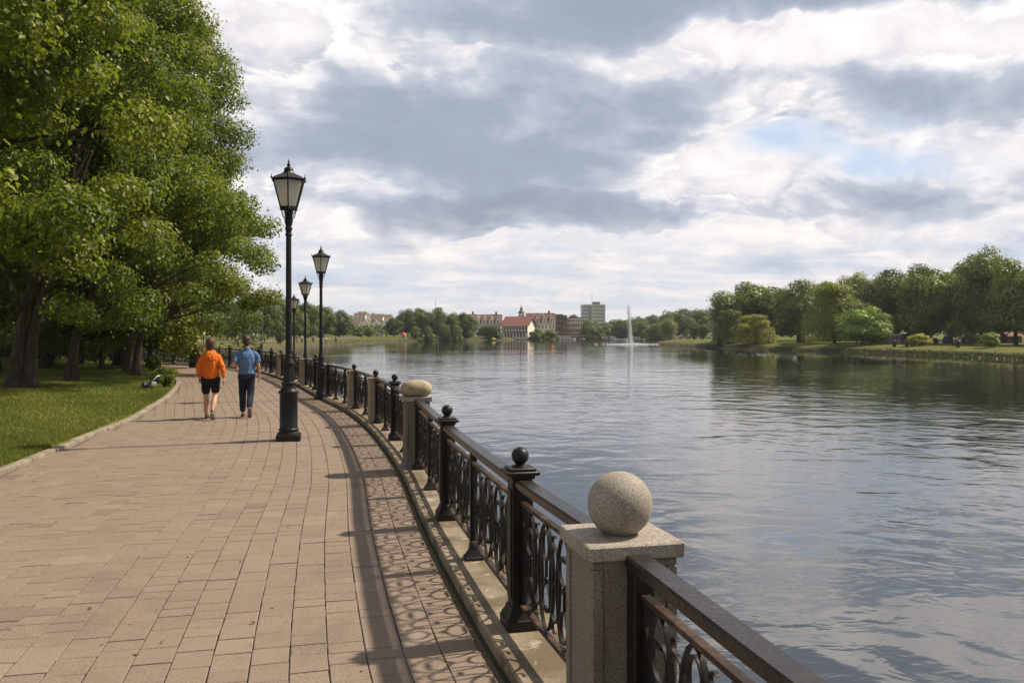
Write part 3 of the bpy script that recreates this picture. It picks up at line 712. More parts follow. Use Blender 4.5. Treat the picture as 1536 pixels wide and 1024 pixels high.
shrub(kX(27.3)-.35, 27.3, (.72, .72, .8), 'leafy shrub overhanging the kerb beside the dark bag')
shrub(kX(38)-.6, 38, (.6, .6, .9), 'small upright shrub at the end of the grass strip', 2)
shrub(kX(30)-.4, 30, (.7, .7, .6), 'low shrub just behind the leafy one at the kerb', 4)

# grass blades
def build_grass():
    rng = np.random.default_rng(3); n = 330000
    y = 6.5+43*rng.random(n)**1.35; kxx = np.interp(y, ky, kx); w = np.minimum(16, .66*y+3-(-kxx)+0); w = np.clip(w, 1.5, 18)
    x = kxx-.13-w*rng.random(n)**1.05
    pn = np.sin(x*1.3+2*np.sin(y*.7))*np.sin(y*1.1+1.5*np.sin(x*.6)); keep = (x > -.66*y-1.0) & ((pn < .35) | (rng.random(n) < .35)); x, y = x[keep], y[keep]; n = len(x); z = height(x, y)-.006
    dn = y/12.0; P = np.stack([x, y, z], 1); a = rng.random(n)*6.283
    side = np.stack([np.cos(a), np.sin(a), 0*a], 1); h = rng.uniform(.022, .062, n)*(1+.2*dn); wd = .0035*(.8+1.0*dn); lean = rng.normal(0, .45, (n, 2))
    tip = P+np.stack([lean[:,0]*h, lean[:,1]*h, h], 1)
    V = np.stack([P-side*wd[:,None], P+side*wd[:,None], tip], 1).reshape(-1, 3); Fi = np.arange(3*n)
    me = bpy.data.meshes.new('grass'); me.vertices.add(3*n); me.vertices.foreach_set('co', V.ravel().astype(np.float32)); me.loops.add(3*n); me.loops.foreach_set('vertex_index', Fi.astype(np.int32))
    me.polygons.add(n); me.polygons.foreach_set('loop_start', (np.arange(n)*3).astype(np.int32)); me.update(calc_edges=True)
    pt = .5+.25*np.sin(x*.9+1)*np.sin(y*.6)+.15*np.sin(x*2.3+y*1.7)
    t = me.attributes.new('tint', 'FLOAT', 'POINT'); t.data.foreach_set('value', np.repeat(np.clip(pt+rng.normal(0, .2, n), 0, 1), 3).astype(np.float32)); me.materials.append(MAT['grass'])
    tag(link('grass', me), 'short green lawn grass under the trees left of the path', 'grass', kind='stuff')
build_grass()
def build_litter():
    rng = np.random.default_rng(9); n = 520; y = 4.6+40*rng.random(n)**1.4; k = np.interp(y, ky, kx); f = np.interp(y, fy, fx)
    e = rng.random(n); x = np.where(e < .45, k+.1+rng.random(n)**3*1.5, np.where(e < .75, k+rng.random(n)*(f-k-.3), k-.3-rng.random(n)*6))
    z = np.where(x > k, .018, height(x, y)+.03); P = np.stack([x, y, z], 1); N = rng.normal(size=(n, 3))*.25+np.array([0,0,1.0]); T = rng.normal(size=(n, 3))
    m = leaf_mat('dry_leaf', (.10, .045, .018), (.28, .12, .03), (.42, .24, .06), .1)
    tag(link('fallen_leaves', leaf_mesh('fallen_leaves', P, N, T, rng.uniform(.015, .038, n), rng.random(n), m)), 'dry brown and orange leaves scattered over paving and lawn', 'fallen leaves', kind='stuff')
    # moss and weeds in the crack along the coping
    n = 2200; y = 4+22*rng.random(n)**1.3; g_ = np.sin(y*2.1)+np.sin(y*5.3+1)+.6*np.sin(y*13); y = y[g_ > .35]; n = len(y)
    x = np.interp(y, fy, fx)-.235-np.abs(rng.normal(0, .018, n)); P = np.stack([x, y, np.full(n, .0)], 1); N = rng.normal(size=(n, 3)); T = rng.normal(size=(n, 3))*.6+np.array([0,0,1.0])
    tag(link('weeds', leaf_mesh('weeds', P, N, T, rng.uniform(.005, .015, n), rng.random(n), MAT['grass'], False)), 'small green weeds in the crack along the quay coping', 'weeds', kind='stuff')
build_litter()

# far trees: a few crown shapes, shared
def far_tree(seed, H, rx, z0, ncl, nleaf, size, kind='round', tr=.28):
    rng = np.random.default_rng(seed)
    if kind == 'willow':
        C = clump_centres(rng, ncl, rx*.8, rx*.8, H*.62, H*.33, .35); Rc = rng.uniform(.6, 1.2, ncl)
        P, N, T, idx = crown_pts(rng, C, Rc, nleaf//2, .7, .4, .9, .4)
        ns = 620; a = rng.random(ns)*6.283; q = (rng.random(ns)**.5)*rx; top = H*(.93-.45*(q/rx)**2)*rng.uniform(.85, 1, ns); bot = np.maximum(z0, top-rng.uniform(.35, .75, ns)*H)
        k = rng.integers(0, ns, nleaf//2); t = rng.random(nleaf//2); r = q[k]+.10*rx*t
        P2 = np.stack([np.cos(a[k])*r, np.sin(a[k])*r, top[k]*(1-t)+bot[k]*t], 1)+rng.normal(0, .07, (nleaf//2, 3))
        u = np.stack([np.cos(a[k]), np.sin(a[k]), .3+0*t], 1); N2 = u+rng.normal(size=u.shape)*.5; T2 = np.array([0,0,-1.0])+rng.normal(size=u.shape)*.25
        tint = np.concatenate([rng.normal(.5, .2, len(P)), rng.normal(.5, .12, ns)[k]+rng.normal(0, .15, len(P2))]); P = np.vstack([P, P2]); N = np.vstack([N, N2]); T = np.vstack([T, T2])
    else:
        C = clump_centres(rng, ncl, rx*.84, rx*.84, (H+z0)/2, (H-z0)/2*.88, .42, .20)
        if kind == 'dome': C = C[(C[:,2] > z0)]
        C[:,2] = np.maximum(C[:,2], z0+rng.random(len(C))*.5); Rc = rng.uniform(.10, .19, len(C))*H
        if kind == 'wide': C[:,2] = np.maximum(C[:,2], z0+.2)
        P, N, T, idx = crown_pts(rng, C, Rc, nleaf, .75, .35, .5, .6); N = (P-C[idx])/Rc[idx][:,None]*1.6+rng.normal(size=P.shape)*.32+np.array([0,0,.35])
        tint = rng.normal(.5, .16, len(C))[idx]+rng.normal(0, .14, nleaf)+.18*(P-C[idx])[:,2]/Rc[idx]
    cm = leaf_mesh('crown', P, N, T, size*rng.uniform(.6, 1.25, len(P)), np.clip(tint, 0, 1), MAT['leaf_far'], False, .15)
    tm = trunk_mesh('trunk', seed, [([(0,0,-.3),(.1,0,H*.2),(.2,.1,H*.5),(.1,0,H*.85)], tr, .06)], C, Rc, 16, 1.3)
    return cm, tm
T1 = far_tree(101, 12, 5.0, 1.2, 80, 30000, .36)
T2 = far_tree(102, 12, 4.3, .9, 72, 26000, .36)
T3 = far_tree(103, 12, 5.6, .9, 95, 32000, .38)
T4 = far_tree(104, 8, 3.6, .5, 60, 16000, .28, 'round', .16)
TW = far_tree(105, 9, 4.0, .5, 40, 24000, .24, 'willow', .2)
T5 = far_tree(106, 12, 2.6, .8, 45, 11000, .30)
def far(kind, x, Y, ytop, label, wpx=None, col=(1,1,1), H=12.0, rx=5.0, name='broadleaf_tree', group='trees on the right bank', dz=0):
    X = ax(x, Y); z = hz(X, Y)-.05; s = (az(ytop, Y)-z)/H*.93; sx = s if wpx is None else wpx/2/F*Y/rx
    if group == 'trees on the right bank': sx *= 1.08; col = tuple(c*k for c, k in zip(col, (1.22, 1.25, 1.0)))
    return plant(kind, (X, Y, z+dz), (x*7.3) % 6.28, label, (sx, sx, s), name, group=group, color=col)
g0 = (1,1,1); gy = (1.45,1.25,.8); gd = (.7,.78,.75); gb = (.95,1.1,1.15); gm = (1.2,1.15,.95)
far(T3, 1124, 172, 421, 'broad dark tree at the left end of the right bank wood', 100, (.85,.92,.85), 12, 5.6)
far(TW, 1093, 163, 459, 'green weeping tree at the water, left of the yellowish willow', 44, (.95,1.0,.85), 9, 4, 'willow_tree')
far(TW, 1133, 152, 466, 'yellowish weeping willow leaning over the right bank', 54, (1.75,1.4,.9), 9, 4, 'willow_tree')
far(T2, 1160, 175, 428, 'tree rising behind the yellowish willow', 60, (.95,.98,.85), 12, 4.3)
far(T2, 1200, 158, 419, 'tall green tree right of the yellowish willow', 68, (1.05,1.05,.8), 12, 4.3)
far(TW, 1252, 146, 413, 'tall yellow-green weeping tree in the middle of the right bank wood', 84, (1.45,1.3,.8), 9, 4)
far(T1, 1282, 166, 409, 'pale green tree peeping out behind the tall yellow-green one', 60, (1.3,1.25,.9))
far(T2, 1325, 148, 402, 'dark tall tree above the round grey-green bush tree', 72, gd, 12, 4.3)
far(T4, 1293, 135, 457, 'round grey-green bushy tree standing low at the lawn edge', 78, (1.35,1.6,1.6), 8, 3.6, 'round_tree')
far(T5, 1362, 160, 404, 'slim tree with thin top between the dark tree and the wide one', 46, (1.2,1.15,1.1), 12, 2.6)
far(T3, 1396, 140, 394, 'wide tree left of the highest crown on the right bank', 92, (.9,.98,.85), 12, 5.6)
far(T1, 1440, 152, 396, 'dark tree squeezed behind the wide tree and the highest crown', 60, gd)
far(T1, 1472, 132, 373, 'highest tree crown of the right bank wood', 84, (.95,.98,.8))
far(T2, 1524, 122, 384, 'large tree cut by the right picture edge', 84, (1.05,1.05,.8), 12, 4.3)
far(T3, 1578, 118, 380, 'tree just beyond the right picture edge', 90, g0, 12, 5.6)
far(T1, 1350, 175, 412, 'dark tree standing at the back of the wood behind the pale kiosk', 90, gd)
far(T1, 1425, 178, 412, 'dark tree at the back of the wood behind the tents', 90, gd)
far(T3, 1500, 168, 408, 'dark tree at the back of the wood behind the red hut', 90, gd, 12, 5.6)
far(T1, 1240, 180, 424, 'dark tree at the back of the wood behind the yellow-green tree', 90, gd)
far(T4, 1380, 122, 499, 'small round yellow bush on the sunny lawn by the pale kiosk', 31, (2.4,1.9,.9), 8, 3.6, 'small_tree')
far(T4, 1366, 123, 502, 'smaller yellow bush touching the round yellow one on its left', 16, (2.2,1.8,.9), 8, 3.6, 'small_tree')
far(T4, 1484, 109, 497, 'small green standard tree on the lawn near the red hut', 26, (1.3,1.35,1.0), 8, 3.6, 'small_tree')
far(T4, 1079, 160, 503, 'dark clipped ball shrub at the water end of the right bank', 9, (.5,.6,.6), 8, 3.6, 'ball_shrub')
# far right shore, behind the fountain
FG = 'trees on the far shore'
for x, Y, yt, w, k, c, l in [
    (1041,215,482,16,T5,(.8,.95,.9),'dark egg-shaped tree on the grass point, left one of the pair'),
    (1055,212,484,14,T5,(.85,.98,.9),'dark egg-shaped tree on the grass point, right one of the pair'),
    (1003,300,474,22,T5,(1.6,1.45,.9),'slender yellow-green tree behind the grass point'),
    (987,330,484,30,T1,(1.1,1.1,.95),'round tree on the far shore right of the fountain jet'),
    (962,340,480,34,T3,(1.1,1.1,.9),'tree on the far shore just right of the fountain jet'),
    (934,350,479,36,T1,(.95,1,.95),'tree on the far shore directly behind the fountain jet'),
    (908,360,484,36,T3,(1.0,1.02,.95),'tree on the far shore below the right corner of the office tower'),
    (884,362,480,32,T1,(.95,1,.9),'tree on the far shore in front of the office tower'),
    (893,345,488,30,T4,(.9,1.0,.9),'low dark tree at the foot of the office tower'),
    (862,420,471,30,T3,(.75,.85,.85),'dark tree on the hill between balcony block and office tower'),
    (1022,320,470,36,T3,(.9,.95,.9),'tree behind the pair of egg-shaped trees'),
    (1052,330,466,36,T1,(1.0,.98,.85),'tree behind the pair of egg-shaped trees, touching the big wood'),
    (742,300,486,30,T4,(.8,.95,.9),'bushy tree before the right half of the first gabled house'),
    (726,302,487,26,T4,(.62,.75,.8),'dark bushy tree before the left half of the first gabled house'),
    (805,318,491,30,T4,(.85,1.0,.75),'wide green bush before the second gabled house, left part'),
    (826,320,492,28,T4,(.95,1.05,.75),'wide green bush before the second gabled house, right part'),
    (696,285,468,36,T3,(.8,.92,.9),'dark tree touching the left end of the first gabled house'),
    (678,283,469,32,T1,(1.1,1.1,.95),'paler tree in the middle clump on the far shore'),
    (655,280,462,34,T2,(.95,1,.9),'tree in the middle clump below the distant mast'),
    (633,280,461,36,T3,(.85,.95,.85),'tall tree in the middle clump left of the distant mast'),
    (612,278,463,34,T1,(.8,.92,.85),'tall tree at the left of the middle clump'),
    (591,275,476,30,T3,(.7,.85,.8),'lower dark tree ending the middle clump on the left'),
    (668,272,483,24,T4,(1.2,1.2,.95),'light green round tree in front of the middle clump, below the mast'),
    (624,268,488,19,T4,(1.25,1.25,1.0),'small light round tree at the shore, left one of three'),
    (643,268,487,18,T4,(1.0,1.1,.9),'small round tree at the shore, middle one of three'),
    (686,270,484,22,T4,(1.1,1.15,.95),'small round tree at the shore, right one of three'),
    (553,262,489,22,T4,(1.1,1.15,.95),'low round tree before the hillside town'),
    (536,258,488,20,T4,(1.15,1.2,.85),'low yellowish round tree beside the dark left wood'),
    (576,268,495,14,T4,(1.2,1.2,.9),'low shrub-like tree by the white boat house'),
    (508,235,464,40,T3,(.62,.75,.75),'dark tree ending the wood on the far left bank'),
    (485,222,458,40,T1,(.8,.9,.8),'tree in the far left wood right of the second lamp pole'),
    (462,205,452,42,T3,(.95,1,.8),'tree in the far left wood behind the third lamp'),
    (447,195,462,30,T2,(1.2,1.15,.9),'pale tree in the far left wood beside the nearest lamp pole'),
    (425,190,456,34,T1,(.85,.92,.85),'tree in the far left wood left of the nearest lamp pole'),
    (402,185,446,44,T3,(.95,1.05,.85),'tall tree in the far left wood behind the small distant lamp'),
    (380,178,452,34,T1,(.75,.85,.8),'tree in the far left wood above the man in blue'),
    (360,175,450,34,T2,(.85,.9,.8),'tree in the far left wood half hidden by the lime leaves'),
    (421,165,482,18,T4,(.8,.95,.9),'small round tree at the foot of the far left wood'),
    (340,185,455,36,T3,(.8,.9,.8),'tree in the far left wood behind the low young trees'),
    ]:
    kk = {id(T1):(12,5.0), id(T2):(12,4.3), id(T3):(12,5.6), id(T4):(8,3.6), id(T5):(12,2.6)}[id(k)]
    far(k, x, Y, yt, l, w, c, kk[0], kk[1], 'broadleaf_tree', FG)
# woodland belts that read as one mass
def woodland(name, pts, hs, n, seed, label, col, size=.8, depth=30):
    rng = np.random.default_rng(seed); C = []; Rc = []
    P_ = np.array(pts, float); m = len(P_)
    for k in range(n):
        t = rng.random()*(m-1); i = int(t); f = t-i; p = P_[i]*(1-f)+P_[min(i+1, m-1)]*f; h = hs[i]*(1-f)+hs[min(i+1, m-1)]*f
        d = rng.random()*depth; x, y = p[0]+rng.normal(0, 2), p[1]+d; g_ = hz(x, y); hh = h*rng.uniform(.75, 1.05)
        for q in range(5): C.append((x+rng.normal(0, 2.5), y+rng.normal(0, 2.5), g_+hh*(.25+.62*rng.random()))); Rc.append(rng.uniform(1.5, 2.8)*h/11)
    C = np.array(C); Rc = np.array(Rc); P, N, T, idx = crown_pts(rng, C, Rc, len(C)*130, .8, .4, .4, .5)
    tint = rng.normal(.45, .18, len(C))[idx]+rng.normal(0, .14, len(P))
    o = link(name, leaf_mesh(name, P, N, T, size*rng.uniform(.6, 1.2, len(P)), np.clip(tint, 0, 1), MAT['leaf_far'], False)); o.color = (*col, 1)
    tag(o, label, 'woodland', kind='stuff')
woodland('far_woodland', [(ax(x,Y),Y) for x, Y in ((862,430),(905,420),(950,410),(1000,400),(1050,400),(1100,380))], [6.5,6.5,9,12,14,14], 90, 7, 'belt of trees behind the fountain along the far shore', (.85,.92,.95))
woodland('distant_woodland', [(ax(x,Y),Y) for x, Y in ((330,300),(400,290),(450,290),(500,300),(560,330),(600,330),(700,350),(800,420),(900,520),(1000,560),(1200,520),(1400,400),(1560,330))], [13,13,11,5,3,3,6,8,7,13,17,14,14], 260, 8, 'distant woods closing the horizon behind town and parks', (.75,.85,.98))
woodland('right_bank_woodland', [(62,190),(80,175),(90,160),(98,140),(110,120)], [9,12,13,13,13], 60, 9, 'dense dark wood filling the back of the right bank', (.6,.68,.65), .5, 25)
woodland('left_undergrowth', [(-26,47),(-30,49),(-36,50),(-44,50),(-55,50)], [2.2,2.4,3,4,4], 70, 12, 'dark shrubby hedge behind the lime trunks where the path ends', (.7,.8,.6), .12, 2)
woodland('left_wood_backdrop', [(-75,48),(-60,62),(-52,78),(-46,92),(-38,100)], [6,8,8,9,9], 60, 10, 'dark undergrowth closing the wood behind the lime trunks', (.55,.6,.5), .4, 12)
def bank_plants():
    rng = np.random.default_rng(12); out = []
    for (a, b, n, r, h) in (((39,166.7),(43.7,143),2600,.7,.1),((43.7,143),(51,133),2000,.7,.1),((51,133),(54.8,117.6),3600,.7,.1),((54.8,117.6),(57.4,105),3600,.7,.1),((57.4,105),(57,93),3600,.7,.1),((57,93),(60,75),1600,.7,.1),
                            ((-43,200),(-35,258),1800,2.5,.7),((-35,258),(-15.5,286),1800,2.5,.7),((-15.5,286),(-2,308),1200,2.5,.7),((36,212),(39,166.7),700,.7,.1)):
        a = np.array(a); b = np.array(b); t = rng.random(n)[:, None]; p = a*(1-t)+b*t; d = (b-a)/np.linalg.norm(b-a); nrm = np.array([-d[1], d[0]]) if a[0] < 0 and True else np.array([-d[1], d[0]])
        q = p+np.outer(rng.normal(.1, r*.42, n), np.array([d[1], -d[0]])); z = np.maximum(height(q[:,0], q[:,1]), WZ)+rng.random(n)*h
        out.append(np.column_stack([q, z]))
    P = np.vstack(out); n = len(P); N = rng.normal(size=(n, 3))+np.array([-.5, -.5, .6]); T = rng.normal(size=(n, 3))*.6+np.array([0,0,1.0])
    o = link('bank_plants', leaf_mesh('bank_plants', P, N, T, rng.uniform(.08, .2, n), np.clip(rng.normal(.4, .25, n), 0, 1), MAT['leaf_far'], False)); o.color = (.55,.55,.45,1)
    tag(o, 'rough grasses and plants along the edge of the banks', 'bank plants', kind='stuff')
bank_plants()

# ------------------------------------------------------------------ buildings
def window(par, x, z, w, h, y=0.0, mat='pane', name='window', frame=None):
    b = MB().box(x, y-.06, z, w, .12, h); o = b.build(name, MAT[mat], par)
    return o
def gable_house(x0, x1, Y, yb, ye, yr, label, n, wall='cream', roof='maroonroof', gtop=None, name='gabled_house', rz=0):
    """x0..x1 photo columns, rows of base, eaves and ridge; n front gables with windows"""
    X0, X1 = ax(x0, Y), ax(x1, Y); W = X1-X0; zb = hz((X0+X1)/2, Y)-.5; ze = az(ye, Y); zr = az(yr, Y); D = 12.0
    t = empty(name, ((X0+X1)/2, Y, zb), rz); tag(t, label, 'house', 'town houses on the far shore'); he = ze-zb; hr = zr-zb
    b = MB().box(0, D/2, he/2, W, D, he)
    b.add([(-W/2,0,he),(-W/2,D,he),(-W/2,D/2,hr-.2)], [(0,1,2)]).add([(W/2,0,he),(W/2,D,he),(W/2,D/2,hr-.2)], [(0,1,2)]); b.build('wall', MAT[wall], t)
    e = .5; b = MB(); b.loft([[(s*(W/2+.3), -e, he-.25), (s*(W/2+.3), D/2, hr), (s*(W/2+.3), D+e, he-.25), (s*(W/2+.3), D/2, hr-.5)] for s in (-1, 1)])
    r = b.build('roof', MAT[roof], t)
    MB().box(W*.3, D/2, hr+.3, .8, .8, 1.5).build('chimney', MAT['brick'], r)
    for k in range(n):
        gx = -W/2+W*(k+.5)/n; gw = W/n*.92; gt = he+(hr-he)*.93 if gtop is None else gtop-zb
        g_ = MB(); g_.loft([[(gx-gw/2,-.35,he-.6),(gx+gw/2,-.35,he-.6),(gx+gw*.16,-.35,gt-.5),(gx,-.35,gt),(gx-gw*.16,-.35,gt-.5)], [(gx-gw/2,D/2-1,he-.6),(gx+gw/2,D/2-1,he-.6),(gx+gw*.16,D/2-1,gt-.5),(gx,D/2-1,gt),(gx-gw*.16,D/2-1,gt-.5)]])
        go = g_.build('gable', MAT[wall], t)
        if n == 1: continue
        MB().bar([(gx-gw*.62,-.6,he-.5),(gx-gw*.02,-.6,gt+.25)], (0,1,0), .08, .2).bar([(gx+gw*.62,-.6,he-.5),(gx+gw*.02,-.6,gt+.25)], (0,1,0), .08, .2).build('gable_trim', MAT[roof], go)
        window(go, gx, he+(gt-he)*.18, gw*.15, (gt-he)*.28, -.35)
        for z in (he*.8, he*.5):
            for s in (-.25, .25): window(t, gx+s*gw, z, gw*.13, he*.13)
    return t
gable_house(711, 752, 335, 502, 485, 471, 'long house with four pale gables under a red-brown roof, left of the red-roofed hall', 4, 'white', 'maroonroof')
gable_house(693, 712, 350, 500, 482, 470.5, 'orange-roofed house wing left of the long house with four gables', 1, 'brick', 'orangeroof')
gable_house(790, 833, 340, 502, 483, 469, 'house with four pale pointed gables and maroon roof, right of the red-roofed hall', 4, 'cream', 'maroonroof')
def hall():
    Y = 325; X0, X1 = ax(754, Y), ax(792, Y); W = X1-X0; zb = hz((X0+X1)/2, Y)-.3; ze = az(487, Y)-zb; zr = az(474, Y)-zb; D = 13
    t = empty('waterside_hall', ((X0+X1)/2, Y, zb), R(-14)); tag(t, 'broad hall with a large plain red roof and glazed cream front between the gabled houses', 'building')
    b = MB().box(0, D/2, ze/2, W, D, ze); b.add([(-W/2,0,ze),(-W/2,D,ze),(-W/2,D/2,zr-.2)], [(0,1,2)]).add([(W/2,0,ze),(W/2,D,ze),(W/2,D/2,zr-.2)], [(0,1,2)]); b.build('wall', MAT['cream'], t)
    MB().box(-W/2-.15, D/2, ze/2, .28, D-.2, ze-.1).build('side_wall', MAT['brick'], t)
    MB().loft([[(s*(W/2+.8), -1.2, ze-.5), (s*(W/2+.8), D/2, zr), (s*(W/2+.8), D+1.2, ze-.5), (s*(W/2+.8), D/2, zr-.6)] for s in (-1, 1)]).build('roof', MAT['redroof'], t)
    for k in range(8):
        x = -W/2+W*(k+.5)/8; f = MB().box(x, -.05, ze*.72, W/8*.62, .1, ze*.3).build('window', MAT['whitepaint'], t); MB().box(x, -.13, ze*.72, W/8*.44, .05, ze*.24).build('pane', MAT['pane'], f)
    for k in range(7): window(t, -W/2+W*(k+.8)/8, ze*.28, W/8*.5, ze*.28)
    MB().box(0, -.3, ze*.5, W, .5, .35).build('balcony', MAT['timber'], t)
hall()
def spire():
    Y = 380; X = ax(782, Y); zb = hz(X, Y); t = empty('church_tower', (X, Y, zb)); tag(t, 'small green copper church spire above the red-roofed hall', 'church tower'); z1 = az(470, Y)-zb
    MB().box(0,0,z1/2,2.6,2.6,z1).build('tower', MAT['white'], t)
    zt = az(457, Y)-zb; b = MB(); b.lathe([(1.7,z1),(1.3,z1+.8),(.7,z1+1.4),(.6,z1+2.0),(.75,z1+2.2),(.4,z1+2.6),(.2,z1+3.2),(.04,zt)], 8); b.build('spire', MAT['spire'], t)
    for s in (-1, 1): MB().box(s*.8, -1.33, z1*.85, .6, .1, 1.6).build('window', MAT['pane'], t)
spire()
def block(x0, x1, Y, yt, label, wall, nx, nz, bal=False, name='apartment_block', D=12, rz=0, wmat='pane'):
    X0, X1 = ax(x0, Y), ax(x1, Y); W = X1-X0; zb = hz((X0+X1)/2, Y)-.3; H = az(yt, Y)-zb
    t = empty(name, ((X0+X1)/2, Y, zb), rz); tag(t, label, 'apartment block'); MB().box(0, D/2, H/2, W, D, H).build('wall', MAT[wall], t)
    MB().box(0, D/2, H+.2, W+.3, D+.3, .4).build('roof', MAT['greyroof'], t)
    for i in range(nx):
        for k in range(nz):
            x = -W/2+W*(i+.5)/nx; z = H*(k+.55)/nz; window(t, x, z, W/nx*.6, H/nz*.5, 0, wmat)
    if bal:
        for k in range(nz):
            for i in range(nx): MB().box(-W/2+W*(i+.5)/nx, -.6, H*(k+.25)/nz, W/nx*.84, 1.1, H/nz*.28).build('balcony', MAT['cream'], t)
    return t
block(851, 874, 365, 477.5, 'cream block with a grid of balconies, right of the pink brick building', 'cream', 6, 5, True)
block(832, 844.5, 360, 472.5, 'brown block directly right of the second gabled house', 'brownbrick', 3, 5)
block(844.3, 850.5, 357, 474, 'narrow pink brick building between brown block and balcony block', 'brick', 1, 5)
def office():
    Y = 620; X0, X1 = ax(873, Y), ax(908, Y); W = X1-X0; X = (X0+X1)/2; zb = hz(X, Y)-.5; H = az(456.5, Y)-zb
    t = empty('office_tower', (X, Y, zb), R(0)); tag(t, 'tall pale grey office tower rising above the trees', 'tower'); D = 14
    MB().box(0, D/2, H/2, W, D, H).build('wall', MAT['officewall'], t)
    MB().box(-W*.16, -.2, H*.5, W*.13, .5, H-1.5).build('stair_glazing', MAT['officeband'], t)
    for k in range(9):
        z = H-1.8-k*2.55
        MB().box(-W*.36, -.15, z, W*.26, .3, 1.3).build('window_band', MAT['officeband'], t)
        for i in range(6): MB().box(-W*.04+W*.51*(i+.5)/6, -.15, z, W*.51/6*.55, .3, 1.1).build('window', MAT['greyroof'], t)
    r = MB().box(W*.15, D/2, H+1.0, W*.3, D*.5, 2.1).build('roof_house', MAT['greyroof'], t); MB().tube([(-W*.03, D/2, H), (-W*.03, D/2, H+9)], .12, 6).build('antenna', MAT['metal'], t)
office()
def mast_block():
    Y = 700; X0, X1 = ax(652.5, Y), ax(663.5, Y); X = (X0+X1)/2; zb = hz(X, Y); H = az(463.5, Y)-zb; t = empty('distant_block', (X, Y, zb)); tag(t, 'small blue-grey building with a tall mast peeping above the middle clump of trees', 'building')
    W = X1-X0; MB().box(0,4,H/2,W,8,H).build('wall', MAT['officewall'], t); MB().box(0,4,H+.6,W*.9,7,1.6,top=.85).build('roof', MAT['greyroof'], t); MB().tube([(-W*.48,3,H*.8),(-W*.48,3,az(449.5,Y)-zb)], .22, 6).build('mast', MAT['metal'], t)
    for i in range(5): window(t, -W*.4+W*.2*i, H-1.5, W*.1, 1.2)
mast_block()
rnd = random.Random(31)
TOWN = [(519,14,477,'white','leftmost house of the hillside town, touching the dark left wood'),(527,11,473,'cream','cream hillside house second in the upper row'),(535,9,469.5,'cream','narrow hillside house with pointed roof in the upper row'),
        (542,12,467.5,'white','highest pale house of the hillside town'),(551,10,470,'white','pale hillside house right of the highest one'),(559,11,469.5,'cream','cream hillside house in the middle of the upper row'),
        (568,12,471,'cream','wide cream hillside house near the right end'),(577,9,472,'white','small white hillside house near the right end'),(585,10,471.5,'cream','last hillside house before the middle clump of trees'),
        (524,10,481,'cream','lower hillside house at the left'),(533,12,479,'white','lower white hillside house below the narrow one'),(546,13,478.5,'cream','lower cream hillside house below the highest one'),(562,12,480,'white','lower hillside house in the middle'),(574,12,481,'cream','lower hillside house at the right end')]
for i, (x, w, yt, wl, lb) in enumerate(TOWN):
    Y = 560+ (55 if yt < 476 else 0)+rnd.random()*15; W = w/F*Y; X = ax(x, Y); zt = az(yt, Y); hh = 8.5+rnd.random()*1.5; zb = zt-hh
    t = empty('hillside_house', (X, Y, zb)); tag(t, lb, 'house', 'houses of the hillside town'); e = hh*.66
    b = MB().box(0, 4, e/2-2, W, 8, e+4)
    if rnd.random() < .55:
        b.add([(-W/2,0,e),(W/2,0,e),(0,0,hh),(-W/2,8,e),(W/2,8,e),(0,8,hh)], [(0,1,2),(3,5,4)]); b.build('wall', MAT[wl], t)
        MB().loft([[(-W/2-.4,y_,e-.3),(0,y_,hh+.3),(W/2+.4,y_,e-.3),(0,y_,hh-.3)] for y_ in (-.5, 8.5)]).build('roof', MAT[rnd.choice(['orangeroof','brownbrick','greyroof'])], t)
    else:
        b.add([(-W/2,0,e),(-W/2,8,e),(-W/2,4,hh),(W/2,0,e),(W/2,8,e),(W/2,4,hh)], [(0,1,2),(3,5,4)]); b.build('wall', MAT[wl], t)
        MB().loft([[(s*(W/2+.3),-.5,e-.3),(s*(W/2+.3),4,hh+.2),(s*(W/2+.3),8.5,e-.3),(s*(W/2+.3),4,hh-.3)] for s in (-1, 1)]).build('roof', MAT[rnd.choice(['orangeroof','brownbrick','orangeroof'])], t)
    for a in (-.27, 0, .27):
        for z in (e*.3, e*.72): window(t, a*W, z, W*.14, 1.3)

# low bridge at the head of the lake
def bridge():
    Y = 352; X0, X1 = ax(768, Y), ax(948, Y); t = empty('footbridge', ((X0+X1)/2, Y, WZ)); tag(t, 'long low concrete bridge at the far end of the lake', 'bridge')
    L = X1-X0; zd = az(503.2, Y)-WZ; n = 48
    def soff(x):                                                           # underside with two shallow arches around a broad pier
        for c, w in ((-L*.27, L*.34), (L*.22, L*.44)):
            u = (x-c)/(w/2)
            if abs(u) < 1: return .15+(zd-1.05)*math.sqrt(1-u*u)**.7
        return -1.2
    rs = []
    for k in range(n+1):
        x = -L/2+L*k/n; s_ = soff(x); rs.append([(x,-2,s_),(x,2,s_),(x,2,zd-.4),(x,-2,zd-.4)])
    MB().loft(rs).build('arches', MAT['bridge'], t); MB().box(0,0,zd-.19,L+2,5.0,.38).build('deck', MAT['stone_tan'], t)
    b = MB(); b.box(0,-2.3,zd+.95,L,.1,.08)
    for k in range(60): b.box(-L/2+L*(k+.5)/60,-2.3,zd+.46,.08,.08,.92)
    b.build('bridge_railing', MAT['iron'], t)
bridge()
